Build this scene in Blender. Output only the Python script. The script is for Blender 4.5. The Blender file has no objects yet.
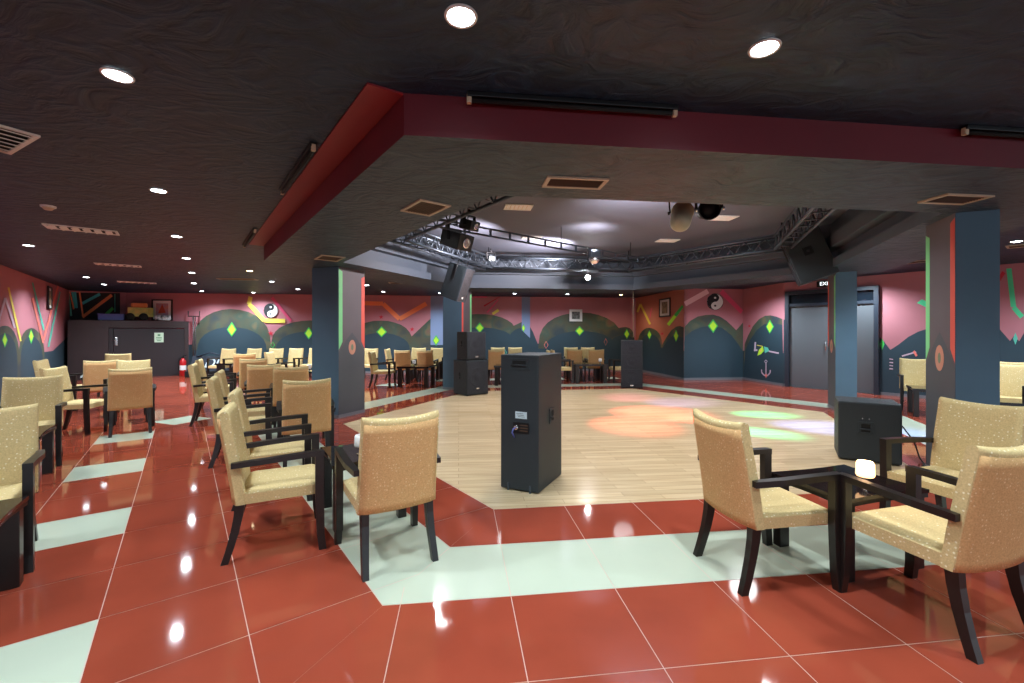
import bpy, bmesh, math, random
from mathutils import Vector, Matrix
random.seed(7)
PI = math.pi
SC = bpy.context.scene
COL = SC.collection

# ------------------------------------------------------------------ camera, world, exposure
cam_data = bpy.data.cameras.new('camera')
cam_data.sensor_width = 36.0
cam_data.lens = 436.0 / 1024.0 * 36.0
cam_data.shift_y = -8.5 / 1024.0
cam_data.clip_start = 0.05
cam = bpy.data.objects.new('camera', cam_data)
COL.objects.link(cam)
cam.location = (0, 0, 1.45)
cam.rotation_euler = (PI / 2, 0, 0)
SC.camera = cam

world = bpy.data.worlds.new('world')
SC.world = world
world.use_nodes = True
world.node_tree.nodes['Background'].inputs[0].default_value = (0.72, 0.88, 1.0, 1)
world.node_tree.nodes['Background'].inputs[1].default_value = 1.25
SC.view_settings.view_transform = 'Standard'
SC.view_settings.look = 'None'
SC.view_settings.gamma = 1.0
SC.view_settings.exposure = 0.68
SC.view_settings.use_curve_mapping = False
SC.cycles.max_bounces = 8
SC.cycles.diffuse_bounces = 4
SC.cycles.glossy_bounces = 3
SC.cycles.sample_clamp_indirect = 6.0
SC.cycles.caustics_reflective = False
SC.cycles.caustics_refractive = False

# power of the ceiling downlights and of the added dance floor fill (watts)
DOWNLIGHT_W = 105.0
FLOOR_FILL_W = 165.0
COOL = (0.78, 0.91, 1.0)
WARM = (1.0, 0.80, 0.50)

# ------------------------------------------------------------------ plan of the room
CX, CY = 1.505, 7.485            # middle of the hexagonal dance floor
A7 = math.radians(7)
H_CEIL, H_SOFFIT, H_RECESS = 2.82, 2.58, 3.45
APO_WOOD, APO_SOFFIT = 3.67, 4.70
TILE = 0.595
def rot7(x, y): return (math.cos(A7)*x - math.sin(A7)*y, math.sin(A7)*x + math.cos(A7)*y)
def hexpt(apothem, k):           # corner k of a hexagon round the dance floor
    r = apothem / math.cos(PI/6); a = A7 + k*PI/3
    return Vector((CX + r*math.cos(a), CY + r*math.sin(a)))
AISLE = Vector((-math.sin(math.radians(37)), math.cos(math.radians(37))))   # along the left aisle
INWARD = Vector((math.cos(math.radians(37)), math.sin(math.radians(37))))   # from the left wall to the dance floor

# ------------------------------------------------------------------ helpers
def tag(o, label=None, cat=None, group=None, kind=None):
    if label: o['label'] = label
    if cat: o['category'] = cat
    if group: o['group'] = group
    if kind: o['kind'] = kind
    return o
def empty(name, loc=(0, 0, 0), rz=0.0):
    o = bpy.data.objects.new(name, None)
    o.empty_display_size = 0.1
    COL.objects.link(o)
    o.location = loc; o.rotation_euler = (0, 0, rz)
    return o
def thing(name, label, cat, loc=(0, 0, 0), rz=0.0, group=None):
    return tag(empty(name, loc, rz), label, cat, group)
class MB:
    def __init__(self): self.bm = bmesh.new()
    def box(self, c, s, rz=0.0, rx=0.0, ry=0.0, bev=0.0, mi=0):
        b = bmesh.new()
        bmesh.ops.create_cube(b, size=1.0)
        for v in b.verts: v.co = Vector((v.co.x*s[0], v.co.y*s[1], v.co.z*s[2]))
        if bev > 0:
            bmesh.ops.bevel(b, geom=list(b.edges), offset=bev, segments=2, affect='EDGES', profile=0.6)
        m = Matrix.Translation(c) @ Matrix.Rotation(rz, 4, 'Z') @ Matrix.Rotation(ry, 4, 'Y') @ Matrix.Rotation(rx, 4, 'X')
        return self.merge(b, m, mi)
    def merge(self, b, m=None, mi=0):
        if m is not None: b.transform(m)
        vm = {}
        for v in b.verts: vm[v] = self.bm.verts.new(v.co)
        for f in b.faces:
            try:
                nf = self.bm.faces.new([vm[v] for v in f.verts]); nf.material_index = mi; nf.smooth = f.smooth
            except ValueError: pass
        b.free(); return self
    def tube(self, pts, r, n=10, mi=0, smooth=True, cap=True):
        pts = [Vector(p) for p in pts]
        rs = r if isinstance(r, (list, tuple)) else [r]*len(pts)
        rings = []
        up = None
        for i, p in enumerate(pts):
            if i == 0: t = pts[1]-pts[0]
            elif i == len(pts)-1: t = pts[-1]-pts[-2]
            else: t = (pts[i+1]-pts[i-1])
            t.normalize()
            if up is None:
                up = Vector((0, 0, 1)) if abs(t.z) < 0.9 else Vector((1, 0, 0))
            x = t.cross(up).normalized(); y = x.cross(t).normalized(); up = y
            rings.append([self.bm.verts.new(p + x*rs[i]*math.cos(2*PI*k/n) + y*rs[i]*math.sin(2*PI*k/n)) for k in range(n)])
        for a, b in zip(rings, rings[1:]):
            for k in range(n):
                f = self.bm.faces.new((a[k], a[(k+1) % n], b[(k+1) % n], b[k])); f.material_index = mi; f.smooth = smooth
        if cap:
            for rr in (rings[0][::-1], rings[-1]):
                f = self.bm.faces.new(rr); f.material_index = mi
        return self
    def sweep(self, secs, mi=0):
        """secs: list of (centre, half_x, half_y) square sections in the local x/y plane"""
        rings = []
        for c, hx, hy in secs:
            rings.append([self.bm.verts.new((c[0]+a*hx, c[1]+b*hy, c[2])) for a, b in ((-1, -1), (1, -1), (1, 1), (-1, 1))])
        for a, b in zip(rings, rings[1:]):
            for k in range(4):
                f = self.bm.faces.new((a[k], a[(k+1) % 4], b[(k+1) % 4], b[k])); f.material_index = mi
        for rr in (rings[0][::-1], rings[-1]):
            f = self.bm.faces.new(rr); f.material_index = mi
        return self
    def lathe(self, prof, n=24, mi=0, loc=(0, 0, 0)):
        rings = []
        for r, z in prof:
            if r < 1e-5: rings.append([self.bm.verts.new((loc[0], loc[1], loc[2]+z))])
            else: rings.append([self.bm.verts.new((loc[0]+r*math.cos(2*PI*k/n), loc[1]+r*math.sin(2*PI*k/n), loc[2]+z)) for k in range(n)])
        for a, b in zip(rings, rings[1:]):
            for k in range(n):
                k2 = (k+1) % n
                if len(a) == 1 and len(b) == 1: continue
                if len(a) == 1: vs = (a[0], b[k2], b[k])
                elif len(b) == 1: vs = (a[k], a[k2], b[0])
                else: vs = (a[k], a[k2], b[k2], b[k])
                f = self.bm.faces.new(vs); f.material_index = mi; f.smooth = True
        return self
    def prism(self, pts, z0, z1, mi=0, mi_side=None, mi_bot=None):
        lo = [self.bm.verts.new((p[0], p[1], z0)) for p in pts]
        hi = [self.bm.verts.new((p[0], p[1], z1)) for p in pts]
        n = len(pts)
        f = self.bm.faces.new(lo[::-1]); f.material_index = mi if mi_bot is None else mi_bot
        f = self.bm.faces.new(hi); f.material_index = mi
        for k in range(n):
            f = self.bm.faces.new((lo[k], lo[(k+1) % n], hi[(k+1) % n], hi[k])); f.material_index = mi if mi_side is None else mi_side
        return self
    def face(self, pts, mi=0):
        f = self.bm.faces.new([self.bm.verts.new(p) for p in pts]); f.material_index = mi
        return self
    def build(self, name, mats, parent=None, loc=None, rot=None, recalc=True):
        if recalc: bmesh.ops.recalc_face_normals(self.bm, faces=list(self.bm.faces))
        me = bpy.data.meshes.new(name)
        self.bm.to_mesh(me); self.bm.free()
        for m in (mats if isinstance(mats, (list, tuple)) else [mats]): me.materials.append(m)
        o = bpy.data.objects.new(name, me)
        COL.objects.link(o)
        if parent is not None: o.parent = parent
        if loc is not None: o.location = loc
        if rot is not None: o.rotation_euler = rot
        return o
def kids(o): return [c for c in bpy.data.objects if c.parent is o]
def copy_tree(o, parent=None, tree=None):
    if tree is None:
        tree = {}
        for c in bpy.data.objects:
            if c.parent is not None: tree.setdefault(c.parent.name, []).append(c)
    c = o.copy(); COL.objects.link(c)
    if parent is not None: c.parent = parent
    for ch in tree.get(o.name, []): copy_tree(ch, c, tree)
    return c

# ------------------------------------------------------------------ materials
def mat(name, col, rough=0.6, metal=0.0, spec=0.5, emit=None, es=0.0, bump=None, var=None, coat=0.0):
    """col linear rgb; bump=(scale,strength,detail); var=(scale,amount,[second colour])"""
    m = bpy.data.materials.new(name); m.use_nodes = True
    nt = m.node_tree; b = nt.nodes['Principled BSDF']
    b.inputs['Base Color'].default_value = (*col, 1); b.inputs['Roughness'].default_value = rough
    b.inputs['Metallic'].default_value = metal; b.inputs['Specular IOR Level'].default_value = spec
    b.inputs['Coat Weight'].default_value = coat
    if emit:
        b.inputs['Emission Color'].default_value = (*emit, 1); b.inputs['Emission Strength'].default_value = es
    tc = nt.nodes.new('ShaderNodeTexCoord')
    if var:
        nz = nt.nodes.new('ShaderNodeTexNoise'); nz.inputs['Scale'].default_value = var[0]; nz.inputs['Detail'].default_value = 5
        nt.links.new(tc.outputs['Object'], nz.inputs['Vector'])
        rp = nt.nodes.new('ShaderNodeValToRGB')
        c2 = var[2] if len(var) > 2 else tuple(max(0, c*(1-var[1])) for c in col)
        rp.color_ramp.elements[0].position = 0.35; rp.color_ramp.elements[1].position = 0.68
        rp.color_ramp.elements[0].color = (*c2, 1); rp.color_ramp.elements[1].color = (*col, 1)
        nt.links.new(nz.outputs['Fac'], rp.inputs['Fac']); nt.links.new(rp.outputs['Color'], b.inputs['Base Color'])
    if bump:
        nb = nt.nodes.new('ShaderNodeTexNoise'); nb.inputs['Scale'].default_value = bump[0]; nb.inputs['Detail'].default_value = bump[2] if len(bump) > 2 else 4
        if len(bump) > 3: nb.inputs['Distortion'].default_value = bump[3]
        nt.links.new(tc.outputs['Object'], nb.inputs['Vector'])
        bp = nt.nodes.new('ShaderNodeBump'); bp.inputs['Strength'].default_value = bump[1]; bp.inputs['Distance'].default_value = 0.02
        nt.links.new(nb.outputs['Fac'], bp.inputs['Height']); nt.links.new(bp.outputs['Normal'], b.inputs['Normal'])
    return m
def fabric(name, base, dot, scale, radius, rough=0.9):
    m = mat(name, base, rough, spec=0.2)
    nt = m.node_tree; b = nt.nodes['Principled BSDF']
    tc = nt.nodes.new('ShaderNodeTexCoord')
    vo = nt.nodes.new('ShaderNodeTexVoronoi'); vo.inputs['Scale'].default_value = scale; vo.inputs['Randomness'].default_value = 0.55
    nt.links.new(tc.outputs['Object'], vo.inputs['Vector'])
    rp = nt.nodes.new('ShaderNodeValToRGB'); rp.color_ramp.interpolation = 'LINEAR'
    rp.color_ramp.elements[0].position = radius; rp.color_ramp.elements[0].color = (*dot, 1)
    rp.color_ramp.elements[1].position = radius+0.09; rp.color_ramp.elements[1].color = (*base, 1)
    nt.links.new(vo.outputs['Distance'], rp.inputs['Fac'])
    nz = nt.nodes.new('ShaderNodeTexNoise'); nz.inputs['Scale'].default_value = 120; nz.inputs['Detail'].default_value = 3
    nt.links.new(tc.outputs['Object'], nz.inputs['Vector'])
    mx = nt.nodes.new('ShaderNodeMix'); mx.data_type = 'RGBA'; mx.blend_type = 'MULTIPLY'; mx.inputs['Factor'].default_value = 0.5
    nt.links.new(rp.outputs['Color'], mx.inputs[6])
    r2 = nt.nodes.new('ShaderNodeValToRGB'); r2.color_ramp.elements[0].position = .3; r2.color_ramp.elements[1].position = .65
    r2.color_ramp.elements[0].color = (.6, .56, .5, 1)
    nt.links.new(nz.outputs['Fac'], r2.inputs['Fac']); nt.links.new(r2.outputs['Color'], mx.inputs[7])
    nt.links.new(mx.outputs[2], b.inputs['Base Color'])
    bp = nt.nodes.new('ShaderNodeBump'); bp.inputs['Strength'].default_value = 0.25; bp.inputs['Distance'].default_value = 0.004
    nt.links.new(nz.outputs['Fac'], bp.inputs['Height']); nt.links.new(bp.outputs['Normal'], b.inputs['Normal'])
    return m
def plaster(name, dark, light):
    # trowelled plaster: short curved strokes in every direction
    m = mat(name, light, 0.5, spec=0.4)
    nt = m.node_tree; b = nt.nodes['Principled BSDF']
    tc = nt.nodes.new('ShaderNodeTexCoord')
    n0 = nt.nodes.new('ShaderNodeTexNoise'); n0.inputs['Scale'].default_value = 1.3; n0.inputs['Detail'].default_value = 2
    nt.links.new(tc.outputs['Object'], n0.inputs['Vector'])
    mxv = nt.nodes.new('ShaderNodeMix'); mxv.data_type = 'VECTOR'; mxv.inputs['Factor'].default_value = .35
    nt.links.new(tc.outputs['Object'], mxv.inputs[4]); nt.links.new(n0.outputs['Color'], mxv.inputs[5])
    mp = nt.nodes.new('ShaderNodeMapping'); mp.inputs['Scale'].default_value = (5.0, 10.0, 1); mp.inputs['Rotation'].default_value = (0, 0, .35)
    nt.links.new(mxv.outputs[1], mp.inputs['Vector'])
    n1 = nt.nodes.new('ShaderNodeTexNoise'); n1.inputs['Scale'].default_value = 1.0; n1.inputs['Detail'].default_value = 7; n1.inputs['Distortion'].default_value = 2.2
    nt.links.new(mp.outputs['Vector'], n1.inputs['Vector'])
    rp = nt.nodes.new('ShaderNodeValToRGB'); rp.color_ramp.elements[0].position = .34; rp.color_ramp.elements[1].position = .68
    rp.color_ramp.elements[0].color = (*dark, 1); rp.color_ramp.elements[1].color = (*light, 1)
    nt.links.new(n1.outputs['Fac'], rp.inputs['Fac']); nt.links.new(rp.outputs['Color'], b.inputs['Base Color'])
    bp = nt.nodes.new('ShaderNodeBump'); bp.inputs['Strength'].default_value = .8; bp.inputs['Distance'].default_value = .03
    nt.links.new(n1.outputs['Fac'], bp.inputs['Height']); nt.links.new(bp.outputs['Normal'], b.inputs['Normal'])
    return m
def wood_floor():
    m = mat('light_wood_planks', (.6, .45, .27), 0.22, spec=0.5)
    nt = m.node_tree; b = nt.nodes['Principled BSDF']
    tc = nt.nodes.new('ShaderNodeTexCoord')
    mp = nt.nodes.new('ShaderNodeMapping'); mp.inputs['Rotation'].default_value = (0, 0, -A7)
    nt.links.new(tc.outputs['Object'], mp.inputs['Vector'])
    br = nt.nodes.new('ShaderNodeTexBrick')
    br.inputs['Color1'].default_value = (.76, .58, .36, 1); br.inputs['Color2'].default_value = (.62, .47, .28, 1)
    br.inputs['Mortar'].default_value = (.36, .25, .13, 1)
    br.inputs['Scale'].default_value = 1.0; br.inputs['Mortar Size'].default_value = 0.0018
    br.inputs['Brick Width'].default_value = 0.9; br.inputs['Row Height'].default_value = 0.098; br.inputs['Bias'].default_value = -.1
    br.offset = 0.37; br.offset_frequency = 2
    nt.links.new(mp.outputs['Vector'], br.inputs['Vector'])
    mp2 = nt.nodes.new('ShaderNodeMapping'); mp2.inputs['Rotation'].default_value = (0, 0, -A7); mp2.inputs['Scale'].default_value = (1.2, 22, 1)
    nt.links.new(tc.outputs['Object'], mp2.inputs['Vector'])
    nz = nt.nodes.new('ShaderNodeTexNoise'); nz.inputs['Scale'].default_value = 1.0; nz.inputs['Detail'].default_value = 6
    nt.links.new(mp2.outputs['Vector'], nz.inputs['Vector'])
    rp = nt.nodes.new('ShaderNodeValToRGB'); rp.color_ramp.elements[0].position = .3; rp.color_ramp.elements[1].position = .7
    rp.color_ramp.elements[0].color = (.74, .68, .6, 1)
    nt.links.new(nz.outputs['Fac'], rp.inputs['Fac'])
    mx = nt.nodes.new('ShaderNodeMix'); mx.data_type = 'RGBA'; mx.blend_type = 'MULTIPLY'; mx.inputs['Factor'].default_value = 0.85
    nt.links.new(br.outputs['Color'], mx.inputs[6]); nt.links.new(rp.outputs['Color'], mx.inputs[7])
    nt.links.new(mx.outputs[2], b.inputs['Base Color'])
    return m
def mottled():
    m = mat('airbrushed_arch', (.12, .12, .08), 0.7)
    nt = m.node_tree; b = nt.nodes['Principled BSDF']
    tc = nt.nodes.new('ShaderNodeTexCoord')
    n1 = nt.nodes.new('ShaderNodeTexNoise'); n1.inputs['Scale'].default_value = 1.7; n1.inputs['Detail'].default_value = 1.5
    nt.links.new(tc.outputs['Object'], n1.inputs['Vector'])
    r1 = nt.nodes.new('ShaderNodeValToRGB'); cr = r1.color_ramp
    cr.elements[0].position = .3; cr.elements[0].color = (.030, .045, .055, 1)
    cr.elements[1].position = .75; cr.elements[1].color = (.17, .085, .065, 1)
    e = cr.elements.new(.45); e.color = (.075, .075, .045, 1)
    e = cr.elements.new(.56); e.color = (.055, .085, .060, 1)
    e = cr.elements.new(.64); e.color = (.13, .11, .06, 1)
    nt.links.new(n1.outputs['Fac'], r1.inputs['Fac']); nt.links.new(r1.outputs['Color'], b.inputs['Base Color'])
    return m
M = {}
M['red_tile'] = mat('red_tile', (.36, .064, .033), 0.055, spec=0.5, var=(1.1, .28))
M['white_tile'] = mat('white_tile', (.53, .58, .45), 0.14, spec=0.4, var=(1.5, .06))
M['grout'] = mat('pale_grout', (.62, .42, .34), 0.7)
M['wood'] = wood_floor()
M['ceiling'] = plaster('dark_trowelled_plaster', (.003, .010, .027), (.011, .034, .078))
M['soffit'] = plaster('grey_trowelled_plaster', (.014, .026, .040), (.040, .068, .10))
M['recess'] = mat('recess_ceiling_paint', (.095, .105, .14), 0.7, bump=(3, .2, 3))
M['fascia'] = mat('dark_grey_fascia', (.065, .085, .115), 0.6)
M['red_band'] = mat('crimson_band', (.16, .008, .018), 0.55, var=(1.5, .2))
M['pink'] = mat('rose_pink_wall', (.50, .20, .235), 0.75, var=(.55, .1, (.42, .155, .185)))
M['coral'] = mat('coral_wall', (.54, .19, .15), 0.75, var=(.6, .1, (.46, .14, .08)))
PAINTS = {
 'paint_navy': (.021, .050, .071), 'paint_black': (.006, .007, .010), 'paint_white': (.78, .80, .80), 'paint_lime': (.48, .85, .04),
 'paint_green': (.05, .52, .09), 'paint_mint': (.08, .70, .33), 'paint_teal': (.10, .50, .38), 'paint_cyan': (.05, .50, .55),
 'paint_yellow': (.80, .66, .10), 'paint_salmon': (.80, .20, .16), 'paint_red': (.55, .02, .04), 'paint_hotpink': (.75, .09, .21),
 'paint_palepink': (.85, .55, .60), 'paint_orange': (.92, .25, .10), 'paint_lilac': (.55, .42, .52), 'paint_lilacblue': (.21, .28, .46)}
for k, c in PAINTS.items(): M[k] = mat(k, c, 0.7, var=(1.0, .12) if k == 'paint_navy' else None)
M['paint_mottled'] = mottled()
M['col_blue'] = mat('pillar_blue', (.075, .15, .22), 0.55, var=(1.2, .15))
M['col_grey'] = mat('pillar_grey', (.115, .10, .115), 0.6, var=(1.4, .2))
M['seat'] = fabric('cream_dotted_upholstery', (.66, .50, .24), (.90, .82, .56), 40, .14)
M['backcloth'] = fabric('peach_dotted_upholstery', (.66, .39, .17), (.84, .62, .36), 46, .13)
M['dark_wood'] = mat('wenge_wood', (.012, .0085, .0075), 0.32, var=(30, .3), spec=0.5)
M['table_top'] = mat('polished_dark_table', (.012, .0075, .007), 0.08, spec=0.5, var=(6, .3))
M['cabinet'] = mat('black_textured_cabinet', (.013, .021, .026), 0.5, bump=(260, .35, 2))
M['grille'] = mat('dark_speaker_grille', (.012, .015, .024), 0.6, bump=(420, .6, 1))
M['void'] = mat('black_recess', (.002, .002, .002), 0.8)
M['black_metal'] = mat('black_metal', (.012, .012, .014), 0.42, metal=.4)
M['truss'] = mat('grey_truss_metal', (.075, .095, .12), 0.45, metal=.6)
M['chrome'] = mat('chrome', (.75, .75, .76), 0.18, metal=1.0)
M['label'] = mat('pale_label', (.55, .66, .70), 0.5)
M['white'] = mat('white_plastic', (.75, .76, .74), 0.4)
M['ivory'] = mat('ivory_plastic', (.62, .50, .34), 0.45)
M['vent_frame'] = mat('cream_vent_frame', (.46, .37, .28), 0.5)
M['vent_core'] = mat('brown_vent_core', (.075, .045, .025), 0.6)
M['partition'] = mat('brown_partition', (.030, .017, .018), 0.5, var=(3, .2))
M['door'] = mat('dark_door', (.020, .017, .020), 0.4)
M['grey_door'] = mat('grey_blue_door', (.10, .112, .125), 0.3)
M['dark_frame'] = mat('dark_blue_frame', (.022, .03, .045), 0.4)
M['red_enamel'] = mat('red_enamel', (.45, .012, .015), 0.3)
M['beige'] = mat('beige_enamel', (.42, .38, .26), 0.45)
M['green_sign'] = mat('green_white_sign', (.55, .72, .55), 0.5)
M['sign_green'] = mat('sign_green', (.03, .22, .08), 0.5)
M['pic_white'] = mat('picture_mount', (.72, .72, .70), 0.6)
M['pic_frame'] = mat('picture_frame', (.02, .016, .016), 0.4)
M['pic_grey'] = mat('picture_print', (.22, .23, .22), 0.6, var=(14, .8))
M['pic_tan'] = mat('picture_tan', (.42, .33, .20), 0.6, var=(9, .6))
M['pic_violet'] = mat('picture_violet', (.33, .27, .42), 0.6, var=(6, .2, (.60, .26, .18)))
M['pic_red'] = mat('picture_red', (.50, .07, .03), 0.6)
M['yellow_toy'] = mat('yellow_toy', (.60, .52, .13), 0.5, var=(7, .3, (.34, .45, .12)))
M['orange_toy'] = mat('orange_toy', (.72, .24, .07), 0.5)
M['blue_board'] = mat('blue_board', (.09, .12, .40), 0.5)
M['lens'] = mat('lamp_lens', (1, 1, 1), 0.3, emit=(.80, .92, 1.0), es=18.0)
M['lens_warm'] = mat('warm_lamp_lens', (1, 1, 1), 0.3, emit=(1.0, .82, .45), es=14.0)
M['spot_lens'] = mat('spot_lens', (1, 1, 1), 0.3, emit=(1.0, .95, .95), es=160.0)
M['candle_lit'] = mat('lit_candle_glass', (1, .8, .6), 0.4, emit=(1.0, .56, .26), es=1.7)
M['candle_cup'] = mat('frosted_candle_glass', (.80, .78, .76), 0.35)
M['baseboard'] = mat('grey_skirting', (.16, .17, .19), 0.5)

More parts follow.
